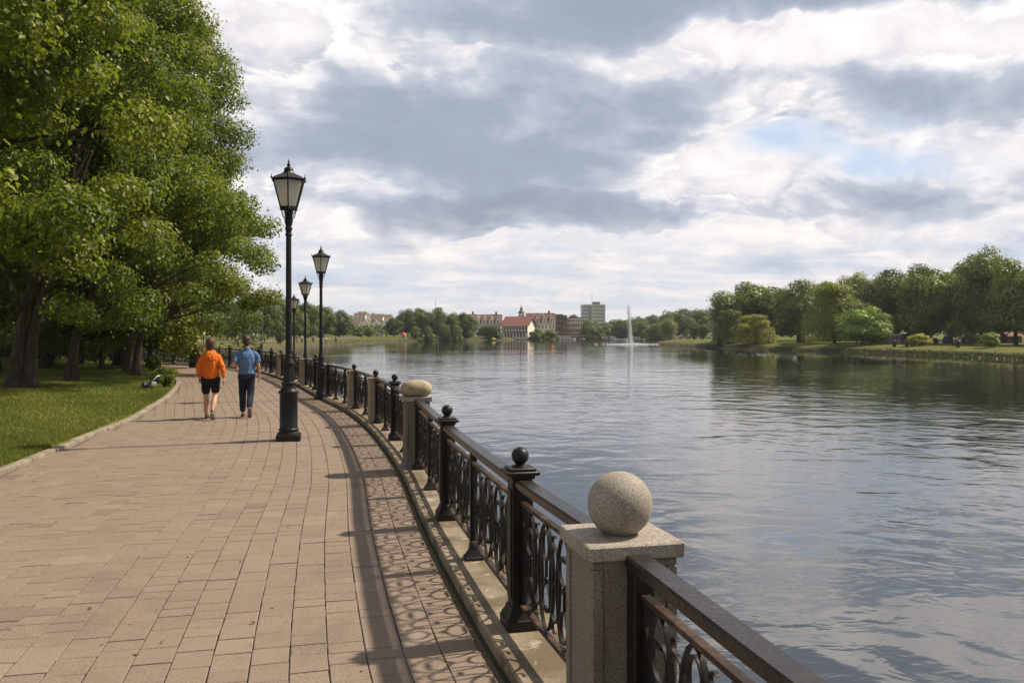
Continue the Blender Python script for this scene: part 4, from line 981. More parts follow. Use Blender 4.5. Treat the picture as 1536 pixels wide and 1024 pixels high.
def jetty():
    Y = 330; X = ax(826, Y); t = empty('landing_stage', (X, Y, WZ)); tag(t, 'dark low landing stage with moored pale boats before the bridge', 'jetty'); MB().box(2,0,.3,20,3,.5).build('deck', MAT['bridge'], t)
    for k in range(6): MB().tube([(-6+k*3.3,-1.4,-1),(-6+k*3.3,-1.4,.9)], .12, 6).build('pile', MAT['timber'], t)
    def boat(x, L, label, col='whitepaint', Y_=326, cab=True):
        o = empty('small_boat', (ax(x, Y_), Y_, WZ)); tag(o, label, 'boat', 'small boats at the far end of the lake'); n = 9; rs = []
        for k in range(n):
            u = k/(n-1)*2-1; w = .85*(1-abs(u)**2.6*(1 if u > 0 else .35)); rs.append([(u*L/2,-w*.6,-.15),(u*L/2,w*.6,-.15),(u*L/2,w,.5+.2*max(u,0)),(u*L/2,-w,.5+.2*max(u,0))])
        MB().loft(rs).build('hull', MAT[col], o)
        if cab: c = MB().box(-.2,0,.85,L*.4,1.1,.8,top=.85).build('cabin', MAT['whitepaint'], o); MB().box(-.2,-.54,.9,L*.3,.05,.3).build('window', MAT['pane'], c)
        return o
    boat(837, 4.5, 'pale cabin boat at the left of the landing stage'); boat(844.5, 4, 'pale cabin boat in the middle of the landing stage'); boat(852, 6, 'longest pale cabin boat at the right of the landing stage')
    boat(901, 4, 'reddish boat at the left of the row by the fountain', 'brick', 300, False); boat(909, 5, 'pale pink boat second in the row by the fountain', 'pinkpaint', 300, True)
    boat(920, 5, 'pale boat left of the fountain foot', 'pinkpaint', 302, True); boat(931, 5, 'low white boat just left of the fountain jet', 'whitepaint', 300, False); boat(957, 5, 'small pink boat just right of the fountain jet', 'pinkpaint', 290, True)
jetty()
def buoy():
    x, y = 828.5, 521; Y = F*(CAMH-WZ)/(y-HZ+.6); t = empty('buoy', (ax(x, Y), Y, WZ)); t.scale = (.58,.58,.58); tag(t, 'small orange buoy floating alone in the middle of the lake', 'buoy')
    MB().lathe([(.1,-.2),(.42,-.1),(.48,.15),(.42,.4),(.2,.75),(.12,1.1),(.12,1.25)], 14).build('float', MAT['orangepaint'], t, True); MB().ball((0,0,1.35), .16, 10, 8).build('top_mark', MAT['orangepaint'], t, True)
buoy()
def fountain():
    Y = 205; X = ax(944.5, Y); t = empty('fountain', (X, Y, WZ)); tag(t, 'tall white fountain jet rising from the lake', 'fountain'); H = az(459, Y)-WZ; rng = np.random.default_rng(6)
    MB().lathe([(1.4,-.1),(1.4,.12),(.5,.22),(.12,.5),(.1,.6)], 16).build('nozzle', MAT['iron'], t)
    def drops(name, P, s):
        o6 = np.array([(1,0,0),(0,1,0),(-1,0,0),(0,-1,0),(0,0,1),(0,0,-1)]); fa = [(0,1,4),(1,2,4),(2,3,4),(3,0,4),(1,0,5),(2,1,5),(3,2,5),(0,3,5)]
        V = (P[:,None,:]+o6[None]*s[:,None,None]*np.array([1,1,1.8])).reshape(-1, 3); Fc = (np.arange(len(P))[:,None,None]*6+np.array(fa)[None]).reshape(-1, 3)
        me = bpy.data.meshes.new(name); me.from_pydata(V.tolist(), [], Fc.tolist()); me.materials.append(MAT['spray']); return link(name, me, t)
    n = 4200; q = rng.random(n)**1.1; z = q*H*(.97+.03*rng.random(n)); r = np.abs(rng.normal(0,   .07+.30*q**1.1, n)); a = rng.random(n)*6.283
    drops('water_jet', np.stack([r*np.cos(a)-.25*q**2, r*np.sin(a), z+.3], 1), rng.uniform(.02, .065, n)*(1.1-.5*q))
    n = 1500; q = rng.random(n); z = q**1.6*H*.6; r = .2+np.abs(rng.normal(0, .4, n))*(1.2-q); a = rng.random(n)*6.283
    drops('falling_spray', np.stack([r*np.cos(a)+.25*(1-q), r*np.sin(a), z+.1], 1), rng.uniform(.02, .05, n))
    n = 1300; r = np.abs(rng.normal(0, 1.9, n))+.4; a = rng.random(n)*6.283; drops('foam', np.stack([r*np.cos(a)*1.6, r*np.sin(a), .02+rng.random(n)*.18*np.exp(-r/3)], 1), rng.uniform(.04, .13, n))
fountain()
# far left bank: retaining wall with railing and small passers-by
def left_bank():
    pts = [(-96,85),(-80,120),(-58,146),(-49,158),(-49.5,170),(-49,203),(-46,226),(-44,240)]
    pts = [(p.x, p.y) for p in catmull(pts, 6)]; t = empty('bank_wall', (0,0,0)); tag(t, 'long grey retaining wall with railing along the far left bank', 'wall')
    MB().wall(pts, -.3, .3, -1.4, .35).build('wall', MAT['quay'], t); b = MB().wall(pts, -.05, .05, 1.25, 1.33).wall(pts, -.04, .04, .8, .85)
    P = np.array(pts); s = np.concatenate([[0], np.cumsum(np.hypot(*(P[1:]-P[:-1]).T))])
    for v in np.arange(0, s[-1], 1.6): b.box(float(np.interp(v, s, P[:,0])), float(np.interp(v, s, P[:,1])), .8, .09, .09, 1.0)
    b.build('railing', MAT['iron'], t)
left_bank()
def small_walker(x, Y, z, top, leg, label, pose=0):
    t = bpy.data.objects.new('person', None); COL.objects.link(t); t.location = (ax(x, Y), Y, z); tag(t, label, 'person')
    b = MB(); b.lathe([(.06,.74),(.17,.8),(.19,.95),(.17,1.1),(.2,1.3),(.17,1.42),(.06,1.47),(.055,1.52),(.09,1.56),(.105,1.65),(.08,1.74),(.02,1.77)], 10)
    for s in (-1, 1):
        b.tube([(s*.09,0,.85),(s*.1,.08*s,.48),(s*.1,-.05*s,.1),(s*.1,-.05*s-.02,.0)], [.085,.06,.045,.045], 7); b.tube([(s*.1,-.05*s-.06,.03),(s*.1,-.05*s+.16,.03)], [.045,.035], 6)
        b.tube([(s*.19,0,1.38),(s*.24,0,1.1),(s*.25,.06,.85)] if not (pose and s < 0) else [(s*.19,0,1.38),(s*.32,.02,1.5),(s*.36,.02,1.78)], [.05,.042,.03], 7)
    SK = bpy.data.materials.get('skin'); body = b.build('body', SK, t, True)
    MB().lathe([(.19,.86),(.205,.97),(.185,1.12),(.215,1.32),(.18,1.44),(.07,1.475)], 10).build('top', MAT[top], t, True)
    b = MB(); b.lathe([(.12,.76),(.2,.82),(.2,.93)], 10)
    for s in (-1, 1): b.tube([(s*.09,0,.84),(s*.1,.08*s,.48),(s*.1,-.05*s,.12)], [.105,.08,.07], 8)
    b.build('trousers', MAT[leg], t, True)
    MB().ball((0,-.02,1.67), .112, 10, 8).build('hair', MAT['timber'], t, True)
    return t
sk = M('skin', (.55, .30, .2), (.48, .25, .165), .5, 8, spec=.4)
for i, (x, Yp, top, lg, lb) in enumerate([(445,180,'redpaint','bluepaint','tiny distant walker in red on the far left bank, between the nearest and third lamp'),(453,181,'whitepaint','darkgreen','tiny distant walker in white on the far left bank, right of the one in red'),
        (470,190,'pinkpaint','darkgreen','tiny distant walker in pink on the far left bank, left of the second lamp'),(489,196,'whitepaint','bluepaint','tiny distant walker in white just right of the second lamp pole'),
        (380,168,'whitepaint','darkgreen','tiny distant walker in white left of the small distant lamp'),(386,168,'whitepaint','bluepaint','tiny distant walker in white close to the small distant lamp'),(504,205,'pinkpaint','darkgreen','tiny distant walker under the dark tree ending the far left wood')]):
    X = ax(x, Yp); small_walker(x, Yp, hz(X, Yp), top, lg, lb)
p3 = small_walker(296.5, 43.0, .02, 'pinkpaint', 'darkgreen', 'distant person with one arm raised beside the head of the woman in orange', 1)
# litter bin, post near the bend
def bin_(x, Y, z, label, s=1.0):
    t = empty('litter_bin', (ax(x, Y), Y, z)); t.scale = (s, s, s); tag(t, label, 'litter bin', 'dark litter bins'); MB().lathe([(.22,0),(.25,.05),(.29,.75),(.3,.8)], 16).build('drum', MAT['darkgreen'], t, True)
    MB().lathe([(.31,.8),(.32,.84),(.25,.93),(.08,.98)], 16).build('lid', MAT['darkgreen'], t, True); return t
bin_(291.5, 43.5, .02, 'dark round litter bin at the path bend left of the woman in orange', 1.1)
t = empty('sign_post', (ax(306.5, 44.2), 44.2, 0)); tag(t, 'thin grey metal post just behind the head of the woman in orange', 'post'); MB().tube([(0,0,0),(0,0,2.3)], .045, 10).build('pole', MAT['metal'], t, True); MB().lathe([(.12,0),(.12,.03),(.06,.06)], 12).build('foot', MAT['metal'], t, True)
bin_(1341.5, 124, hz(ax(1341.5,124),124), 'dark litter bin on the right bank lawn below the pale kiosk', 1.0)
bin_(1360, 123, hz(ax(1360,123),123), 'dark litter bin on the right bank left of the yellow bushes', .9)
bin_(1437, 113, hz(ax(1437,113),113), 'dark bin on the far lawn between yellow bush and small green tree', 1.0)
def hut(x0, x1, Y, h, label, wall, roof='greyroof', name='garden_hut', flat=False):
    h *= .8; Y += 14
    X0, X1 = ax(x0, Y), ax(x1, Y); W = X1-X0; z = hz((X0+X1)/2, Y)-.05; t = empty(name, ((X0+X1)/2, Y, z)); tag(t, label, 'hut'); MB().box(0,1.2,h/2,W,2.4,h).build('wall', MAT[wall], t)
    if flat: MB().box(0,1.2,h+.06,W+.3,2.8,.12).build('roof', MAT[roof], t)
    else: MB().loft([[(s*(W/2+.15),-.25,h-.05),(s*(W/2+.15),1.2,h+.6),(s*(W/2+.15),2.65,h-.05),(s*(W/2+.15),1.2,h+.45)] for s in (-1, 1)]).build('roof', MAT[roof], t)
    MB().box(-W*.2,-.03,h*.42,W*.25,.06,h*.8).build('door', MAT['timber'], t); MB().box(W*.22,-.03,h*.6,W*.2,.06,h*.28).build('window', MAT['pane'], t)
hut(1341, 1350.5, 124, 1.9, 'small pale pink kiosk on the right bank lawn', 'pinkpaint', 'whitepaint', 'kiosk', True)
hut(1327, 1340, 130, 1.9, 'low grey hut left of the pale kiosk under the trees', 'officeband', 'greyroof')
hut(1351, 1360, 131, 2.1, 'low grey hut right of the pale kiosk under the trees', 'officeband', 'greyroof')
hut(1512, 1533, 118, 1.5, 'dark red hut under the trees near the right picture edge', 'brick', 'redroof')
hut(1460, 1470, 120, 1.3, 'brick-coloured hut left of the small green standard tree', 'brick', 'brownbrick')
hut(1494, 1502, 119, 1.4, 'orange-red hut right of the small green standard tree', 'brick', 'orangeroof')
hut(1201, 1207, 145, 1.7, 'small orange-walled kiosk beneath the tall green tree', 'orangeroof', 'brownbrick', 'kiosk', True)
hut(1240, 1256, 150, 1.6, 'low brown hut beneath the yellow-green weeping tree', 'brownbrick', 'brownbrick')
def tent(x, Y, w, h, mat, label):
    X = ax(x, Y); z = hz(X, Y); t = empty('tent', (X, Y, z), R(10)); tag(t, label, 'tent', 'small tents under the right bank trees'); rs = []
    for k in range(9):
        a = math.pi*k/8; rs.append([(math.cos(a)*w/2, y_, max(0.0, math.sin(a)*h)) for y_ in (-w*.45, w*.45)]+[(math.cos(a)*w/2*.94, y_, max(0.0, math.sin(a)*h*.94)) for y_ in (w*.45, -w*.45)])
    MB().loft(rs).build('canopy', MAT[mat], t, 30); MB().add([(-w/2*.9,-w*.4,0),(w/2*.9,-w*.4,0),(w*.3,-w*.4,h*.75),(0,-w*.4,h*.93),(-w*.3,-w*.4,h*.75)], [(0,1,2,3,4)]).build('door_flap', MAT['darkgreen'], t)
tent(1400, 136, 1.2, 1.0, 'pinkpaint', 'pink and white tent right of the yellow bushes'); tent(1421.5, 136, 1.2, 1.3, 'tentblue', 'dark blue tent under the trees'); tent(1443, 134, 1.1, 1.2, 'tentwhite', 'white tent, left one of the two white ones')
tent(1454, 136, 1.1, 1.2, 'tentwhite', 'grey-white tent, right one of the two white ones'); tent(1434, 136, 1.1, .8, 'stone_worn', 'small yellowish tent between blue and white ones')
def car(X, Y, z, rz, col, label):
    t = empty('parked_car', (X, Y, z), rz); t.scale = (.85,.85,.85); tag(t, label, 'car', 'cars parked in the distance'); pr = [(-2.1,.35),(-2.1,.75),(-1.9,.9),(-1.45,.95),(-.85,1.4),(.55,1.42),(1.2,.95),(1.95,.82),(2.1,.6),(2.1,.35)]
    MB().loft([[(x, y, zz) for x, zz in pr] for y in (-.82, .82)]).build('body', MAT[col], t); 
    for s in (-1, 1): MB().loft([[(x, y, zz) for x, zz in ((-1.3,.98),(-.8,1.34),(.5,1.36),(1.0,.98))] for y in (s*.8, s*.835)]).build('window', MAT['pane'], t)
    for x in (-1.35, 1.35):
        for s in (-1, 1):
            w = MB().loft([[(x+.32*math.cos(a), s*.74+dy, .32+.32*math.sin(a)) for a in [2*math.pi*k/14 for k in range(14)]] for dy in (-.1, .1)]).build('wheel', MAT['rubber'], t); MB().loft([[(x+.18*math.cos(a), s*.74+dy, .32+.18*math.sin(a)) for a in [2*math.pi*k/10 for k in range(10)]] for dy in (-.11, .11)]).build('rim', MAT['metal'], w)
    for s in (-.6, .6): MB().box(2.09, s, .66, .05, .3, .14).build('headlight', MAT['whitepaint'], t)
for x, Y, col, lb in ((1037,228,'whitepaint','white car at the left end of the parked row behind the grass point'),(1047,232,'metal','grey car second in the parked row behind the grass point'),(1057,236,'whitepaint','white car in the middle of the parked row behind the grass point'),(1067,238,'whitepaint','white car half behind the ball shrub at the right end of the parked row'),(1027,226,'metal','grey car left of the white ones behind the grass point')):
    X = ax(x, Y); car(X, Y, hz(X, Y)+.1, .1, col, lb)
car(ax(172, 72), 72, hz(ax(172,72), 72), .1, 'pinkpaint', 'pink car seen between the lime trunks'); car(ax(190, 66), 66, hz(ax(190,66), 66), .1, 'redpaint', 'red car seen beside the stout lime trunk')
def boat_house():
    Y = 266; X = ax(569, Y); z = hz(X, Y); t = empty('boat_house', (X, Y, z)); tag(t, 'low white building on the shore left of the middle clump of trees', 'building'); t.scale = (1.0,.6,.5); MB().box(0,2,1.2,3.2,4,2.4).build('wall', MAT['whitepaint'], t); MB().box(0,2,2.5,3.6,4.4,.2).build('roof', MAT['redroof'], t); window(t, -.6, 1.3, .8, .7); window(t, .7, 1.3, .8, .7)
    Y = 268; X = ax(605, Y); z = hz(X, Y); t = empty('kiosk', (X, Y, z)); tag(t, 'tiny red and white kiosk on the shore before the middle clump of trees', 'kiosk'); t.scale = (.6,.6,.6); MB().box(0,1,.8,2.6,2,1.6).build('wall', MAT['whitepaint'], t); MB().lathe([(1.9,1.6),(1.5,2.3),(.7,3.0),(.05,3.3)], 10, (0,1,0)).build('roof', MAT['redpaint'], t); window(t, 0, .9, 1.2, .6)
    Y = 300; X = ax(741.5, Y); z = hz(X, Y); 
    for xx, m_, lb in ((740,'yellowcloth','yellow parasol tent by the far shore below the first gabled house'),(752,'whitepaint','white parasol tent left of the red-roofed hall')):
        X = ax(xx, 296); t = empty('parasol', (X, 296, hz(X, 296))); tag(t, lb, 'parasol', 'parasols on the far shore'); t.scale = (.6,.6,.7); MB().lathe([(1.7,2.1),(.9,2.7),(.05,3.1)], 8).build('canopy', MAT[m_], t); MB().tube([(0,0,0),(0,0,2.6)], .05, 6).build('pole', MAT['metal'], t)
boat_house()
def bag():
    x, y = gp(232, 581, .1); t = empty('golf_bag', (x, y, hz(x, y)), R(25)); t.scale = (.5,.6,.85); tag(t, 'dark bag with white trim lying on the grass beside the leafy shrub', 'bag')
    MB().loft([[(c+r*.9*math.cos(a), r*math.sin(a), .05+zc+r*.8*(1+math.sin(a+1.57))) for a in [2*math.pi*k/14 for k in range(14)]] for c, r, zc in ((-.42,.10,0),(-.38,.16,0),(-.1,.19,.06),(.18,.18,.16),(.32,.13,.26),(.36,.05,.32))]).build('body', plain('bag_cloth', (.015,.02,.035), .7), t, True)
    MB().tube([(-.3,-.2,.12),(-.1,-.24,.34),(.15,-.22,.48),(.3,-.1,.5)], .022, 8).build('strap', MAT['whitepaint'], t, True)
    MB().box(-.05,-.2,.2,.26,.06,.14,bev=.02).build('pocket', MAT['whitepaint'], t)
    MB().ball((-.62,.02,.13), .17, 14, 8, .8).build('bundle', MAT['darkgreen'], t, True)
bag()

# ------------------------------------------------------------------ the two walkers
def eval_mesh(name, verts, edges, radii, sub=1, root=0, mat=None, extra=None, voxel=None, smooth_it=0):
    """skin-modifier body from a joint graph; extra = MB with more closed pieces; voxel remesh welds all into one surface"""
    me = bpy.data.meshes.new(name); me.from_pydata(verts, edges, []); ob = bpy.data.objects.new(name, me); COL.objects.link(ob)
    md = ob.modifiers.new('s', 'SKIN'); md.use_smooth_shade = True; md.branch_smoothing = .6
    for i, r in enumerate(radii):
        sv = me.skin_vertices[0].data[i]; sv.radius = r if hasattr(r, '__len__') else (r, r); sv.use_root = (i == root)
    sb = ob.modifiers.new('b', 'SUBSURF'); sb.levels = sub; sb.render_levels = sub
    dg = bpy.context.evaluated_depsgraph_get(); m2 = bpy.data.meshes.new_from_object(ob.evaluated_get(dg)); bpy.data.objects.remove(ob)
    if extra or voxel:
        V = [tuple(v.co) for v in m2.vertices]; Fc = [tuple(p.vertices) for p in m2.polygons]; b = MB(); b.add(V, Fc)
        if extra: b.add(extra.v, extra.f)
        m3 = b.mesh(name); ob = bpy.data.objects.new(name, m3); COL.objects.link(ob)
        if voxel:
            r = ob.modifiers.new('r', 'REMESH'); r.mode = 'VOXEL'; r.voxel_size = voxel; r.use_smooth_shade = True
            if smooth_it: s = ob.modifiers.new('m', 'SMOOTH'); s.iterations = smooth_it; s.factor = .5
        dg = bpy.context.evaluated_depsgraph_get(); m2 = bpy.data.meshes.new_from_object(ob.evaluated_get(dg)); bpy.data.objects.remove(ob)
    m2.materials.clear(); m2.name = name
    if mat: m2.materials.append(mat)
    m2.polygons.foreach_set('use_smooth', [True]*len(m2.polygons)); return m2
def chain(V, E, Rd, start, pts):
    prev = start
    for p, r in pts: V.append(p); Rd.append(r); i = len(V)-1; E.append((prev, i)); prev = i
    return prev
def hand(b, w, d, side):
    """palm, four unequal curled fingers and a thumb leaving the side of the palm; w wrist, d pointing direction"""
    w = Vector(w); d = Vector(d).normalized(); f = Vector((0, 1, 0)); f = (f-d*f.dot(d)).normalized(); inw = Vector((-side, 0, 0)); inw = (inw-d*inw.dot(d)-f*inw.dot(f)).normalized()
    rs = []
    for t, a, c in ((-.01,.024,.018),(.02,.032,.017),(.06,.042,.016),(.09,.041,.014),(.098,.03,.008)):
        p = w+d*t; rs.append([p+f*(a*math.cos(q))+inw*(c*math.sin(q)) for q in [2*math.pi*k/12 for k in range(12)]])
    b.loft(rs)
    for k, (L, o) in enumerate(((.068,.031),(.078,.011),(.072,-.010),(.056,-.030))):
        p = w+d*.082+f*o; q = p+d*L*.45+inw*.008; r = q+d*L*.3+inw*.02; s = r+d*L*.12+inw*.024
        b.tube([p, q, r, s], [.0095, .009, .008, .006], 8)
    p = w+d*.03+f*.030; b.tube([p, p+d*.025+f*.022+inw*.006, p+d*.055+f*.026+inw*.016, p+d*.078+f*.018+inw*.022], [.013, .012, .0105, .007], 8)
def head(b, c, s=1.0):
    """skull, jaw, nose, ears, lips, brow; face towards +y, c = centre of the head at eye level"""
    cx, cy, cz = c; rs = []
    for z, rx, ry, oy in ((-.115,.028,.03,.045),(-.105,.045,.05,.03),(-.08,.056,.075,.015),(-.05,.063,.088,.004),(-.02,.070,.094,0),(.01,.074,.098,-.003),(.04,.077,.1,-.006),(.07,.074,.096,-.008),(.095,.062,.08,-.01),(.112,.04,.05,-.01),(.12,.012,.015,-.01)):
        rs.append([(cx+s*rx*math.cos(q), cy+s*(oy+ry*math.sin(q)), cz+s*z) for q in [2*math.pi*k/20 for k in range(20)]])
    b.loft(rs)
    b.tube([(cx,cy+.088*s,cz+.012*s),(cx,cy+.104*s,cz-.018*s),(cx,cy+.112*s,cz-.034*s),(cx,cy+.09*s,cz-.042*s)], [.009*s,.012*s,.015*s,.008*s], 8)
    b.tube([(cx-.024*s,cy+.083*s,cz-.066*s),(cx,cy+.092*s,cz-.066*s),(cx+.024*s,cy+.083*s,cz-.066*s)], [.006*s,.010*s,.006*s], 8)
    b.tube([(cx-.045*s,cy+.078*s,cz+.022*s),(cx,cy+.09*s,cz+.02*s),(cx+.045*s,cy+.078*s,cz+.022*s)], [.008*s,.010*s,.008*s], 8)
    for q in (-1, 1):
        b.tube([(cx+q*.070*s,cy-.005*s,cz-.03*s),(cx+q*.082*s,cy-.012*s,cz-.008*s),(cx+q*.084*s,cy-.016*s,cz+.016*s),(cx+q*.074*s,cy-.006*s,cz+.026*s)], [.008*s,.011*s,.012*s,.007*s], 8)
        b.ball((cx+q*.031*s, cy+.078*s, cz+.004*s), .013*s, 10, 8)
def hair(name, c, s, mat, low, parent, puff=1.0, seed=1):
    """cap of hair over skull and nape with a tousled surface"""
    cx, cy, cz = c; rs = []; rnd = random.Random(seed); n = 30
    for z, rx, ry, oy in ((low,.050,.045,-.052),(low+.02,.066,.062,-.042),(-.03,.078,.074,-.034),(0,.084,.082,-.028),(.03,.087,.098,-.016),(.06,.088,.108,-.008),(.09,.08,.1,-.006),(.115,.062,.08,-.008),(.132,.034,.045,-.01),(.138,.008,.01,-.01)):
        ring = []
        for k in range(n):
            q = 2*math.pi*k/n; j = 1+.035*math.sin(9*q+z*70)+.03*rnd.uniform(-1, 1); ring.append((cx+s*puff*rx*math.cos(q)*j, cy+s*(oy+puff*ry*math.sin(q)*j), cz+s*z))
        rs.append(ring)
    MB().loft(rs).build(name, mat, parent, True)
def shoe(name, heel, toe, mat, sole, parent, up=(0,0,1)):
    h, t_ = Vector(heel), Vector(toe); d = (t_-h); L = d.length; d.normalize(); u = Vector(up); u = (u-d*u.dot(d)).normalized(); s = d.cross(u); rs = []; rb = []
    for t, w, hh in ((-.02,.018,.02),(.0,.036,.068),(.16,.041,.078),(.35,.040,.068),(.55,.046,.048),(.78,.050,.036),(.93,.040,.028),(1.0,.016,.012)):
        c = h+d*t*L; rs.append([c+s*(w*math.cos(q))+u*(.018+hh*max(0, math.sin(q))**.8 if math.sin(q) > 0 else .018) for q in [2*math.pi*k/14 for k in range(14)]])
        rb.append([c+s*(w*1.08*a)+u*b_ for a, b_ in ((-1,0),(1,0),(1,.022),(-1,.022))])
    o = MB().loft(rs).build(name, mat, parent, True); MB().loft(rb).build('sole', sole, o)
def cloth(name, base, fold, rough=.85):
    m, g, p, tc = setup(name); o = tc.outputs['Object']; mp = g.n.new('ShaderNodeMapping'); mp.inputs['Scale'].default_value = (1, 1, .55); mp.inputs['Rotation'].default_value = (.5, .4, 0); g.l.new(o, mp.inputs[0])
    n = g.noise(mp.outputs[0], 9, 4, .5, 1.2); w = g.noise(o, 220, 2, .5)
    g.set(p.inputs['Base Color'], g.mix(g.mr(n, .3, .7), base, fold)); p.inputs['Roughness'].default_value = rough; p.inputs['Specular IOR Level'].default_value = .2
    g.set(p.inputs['Normal'], g.bump(w, .2, .002, g.bump(n, 1.0, .06))); return m
ORANGE = cloth('orange_fleece', (.80, .19, .02), (.70, .15, .015)); BLUE = cloth('blue_shirt', (.085, .165, .33), (.12, .215, .40)); BLACK = cloth('black_jersey', (.012,.012,.014), (.02,.02,.022)); NAVY = cloth('navy_trousers', (.016,.022,.042), (.024,.03,.055))
HAIRW = M('brown_hair', (.09,.045,.022), (.045,.024,.014), .6, 30, .8, 60); HAIRM = M('dark_brown_hair', (.07,.036,.02), (.035,.02,.012), .6, 30, .8, 60)
SHOE = plain('black_shoe', (.018,.018,.02), .6); SOLEW = plain('pale_sole', (.35,.33,.3), .7); SOLEB = plain('tan_sole', (.2,.16,.12), .8)
SKIN = sk
def garment(name, torso, tubes, mat, extra=None, voxel=.009, it=3):
    """torso = [(z, rx, ry, oy)], tubes = [(points, radii)]; one welded, smoothed surface"""
    b = MB(); b.loft([[(rx*math.cos(q), oy+ry*math.sin(q), z) for q in [2*math.pi*k/32 for k in range(32)]] for z, rx, ry, oy in torso])
    for pts, rr in tubes:
        P_ = catmull(pts, 4); n = len(P_); b.tube(P_, [float(np.interp(i/(n-1), np.linspace(0, 1, len(rr)), rr)) for i in range(n)], 16)
    if extra: b.add(extra.v, extra.f)
    me = b.mesh(name); ob = bpy.data.objects.new(name, me); COL.objects.link(ob); r = ob.modifiers.new('r', 'REMESH'); r.mode = 'VOXEL'; r.voxel_size = voxel; r.use_smooth_shade = True
    s = ob.modifiers.new('m', 'SMOOTH'); s.iterations = it; s.factor = .5
    dg = bpy.context.evaluated_depsgraph_get(); m2 = bpy.data.meshes.new_from_object(ob.evaluated_get(dg)); bpy.data.objects.remove(ob); m2.materials.clear(); m2.materials.append(mat); m2.name = name
    m2.polygons.foreach_set('use_smooth', [True]*len(m2.polygons)); return m2
def walker(kind, loc, rz, label):
    t = empty('person', (*loc, .016), rz); tag(t, label, 'person'); W = kind == 'woman'; t.scale = (.93, .96, 1)
    hipz = .90 if W else .93; shz = 1.41 if W else 1.46; hd = 1.60 if W else 1.655; sw = .185 if W else .205; hw = .105 if W else .092
    # joints: left leg planted under the body, right leg trailing with the heel raised
    LK, LA_ = (-hw-.005, .05, .48), (-.085, .01, .095); RK, RA = (hw, -.02, .50), (.085, -.34, .21) 
    if W: RA = (.075, -.33, .19)
    LT, RT = (-.085, .15, .03), (.085, -.25, .05)
    if W:
        LE, LW = (-.262, -.03, 1.12), (-.262, .06, .89); RE, RW = (.262, -.08, 1.12), (.30, -.06, .88)
    else:
        LE, LW = (-.278, -.13, 1.17), (-.24, .09, 1.08); RE, RW = (.268, -.03, 1.16), (.285, .05, .91)
    V = [(0,0,hipz)]; Rd = [(.15,.115)]; E = []
    c = chain(V, E, Rd, 0, [((0,-.005,1.08), (.12,.09)), ((0,-.01,1.25), (.125,.09)), ((0,-.005,shz-.05), (.10,.07))])
    nk = chain(V, E, Rd, c, [((0,0,shz+.05), .058), ((0,.012,hd-.07), .055), ((0,.01,hd), .07)])
    for s, (e_, w_) in ((-1, (LE, LW)), (1, (RE, RW))):
        chain(V, E, Rd, c, [((s*sw*.94,0,shz-.055), .05), (tuple((Vector((s*sw,0,shz-.05))+Vector(e_))/2), .046), (e_, .042), (tuple((Vector(e_)+Vector(w_))/2), .038), (w_, .026)])
    for s, (k_, a_, t_) in ((-1, (LK, LA_, LT)), (1, (RK, RA, RT))):
        hp = Vector((s*hw, 0, hipz-.06)); m1 = (hp+Vector(k_))/2; m2 = Vector(k_)*.62+Vector(a_)*.38+Vector((0,-.02,0))
        chain(V, E, Rd, 0, [(tuple(hp), .098 if W else .09), (tuple(m1), .088 if W else .078), (k_, .062), (tuple(m2), .068 if W else .055), (a_, .042), (t_, .036)])
    ex = MB(); head(ex, (0,.02,hd), 1.05 if W else 1.08)
    hand(ex, LW, Vector(LW)-Vector(LE), -1); hand(ex, RW, Vector(RW)-Vector(RE), 1)
    link('body', eval_mesh('body', V, E, Rd, 2, 0, SKIN, ex, .0065, 2), t)
    hair('hair', (0,.02,hd), 1.08 if W else 1.08, HAIRW if W else HAIRM, -.095 if W else -.075, t, 1.12 if W else 1.02)
    if W:
        # hooded fleece top with long sleeves
        tb = []
        for s, e_, w_ in ((-1, LE, LW), (1, RE, RW)):
            e_, w_ = Vector(e_), Vector(w_); tb.append(([(s*.07,0,shz-.045),(s*.165,-.005,shz-.085),tuple(Vector((s*.17,0,shz-.08)).lerp(e_, .5)),tuple(e_),tuple(e_.lerp(w_, .5)),tuple(e_.lerp(w_, .92))], [.06,.074,.070,.064,.056,.043]))
        TOR = [(.88,.19,.145,-.005),(.90,.205,.155,-.005),(.97,.205,.155,-.005),(1.08,.198,.15,-.005),(1.2,.20,.148,-.01),(1.28,.20,.142,-.012),(1.34,.175,.122,-.01),(shz-.02,.125,.092,-.008),(shz+.045,.08,.07,-.005),(shz+.06,.05,.05,0)]
        hem = MB(); hem.loft([[(r*math.cos(q)*a, r*math.sin(q)*.78*a-.005, z) for q in [2*math.pi*k/28 for k in range(28)]] for r, a, z in ((.15,1,.87),(.203,1,.87),(.212,1,.90),(.208,1,.97),(.12,1,1.0))])
        # hood lying on the back
        hem.loft([[(rx*math.cos(q), oy+ry*math.sin(q), z+zz*math.sin(q)) for q in [2*math.pi*k/24 for k in range(24)]] for rx, ry, oy, z, zz in ((.02,.01,-.10,shz-.17,0),(.09,.03,-.125,shz-.15,.01),(.135,.065,-.125,shz-.10,.04),(.15,.10,-.085,shz-.03,.04),(.128,.105,-.05,shz+.035,.03),(.095,.088,-.03,shz+.065,.01),(.07,.06,-.02,shz+.05,0))])
        link('hooded_top', garment('hooded_top', TOR, tb, ORANGE, hem), t)
        V = [(0,0,hipz)]; Rd = [(.175,.14)]; E = []; n_ = 'shorts'
        for s, k_ in ((-1, LK), (1, RK)):
            hp = Vector((s*(hw+.002), 0, hipz-.08)); chain(V, E, Rd, 0, [(tuple(hp), .118), (tuple(hp.lerp(Vector(k_), .45)), .112), (tuple(hp.lerp(Vector(k_), .93)), .094)])
        link('shorts', eval_mesh('shorts', V, E, Rd, 2, 0, BLACK, None, .011, 2), t)
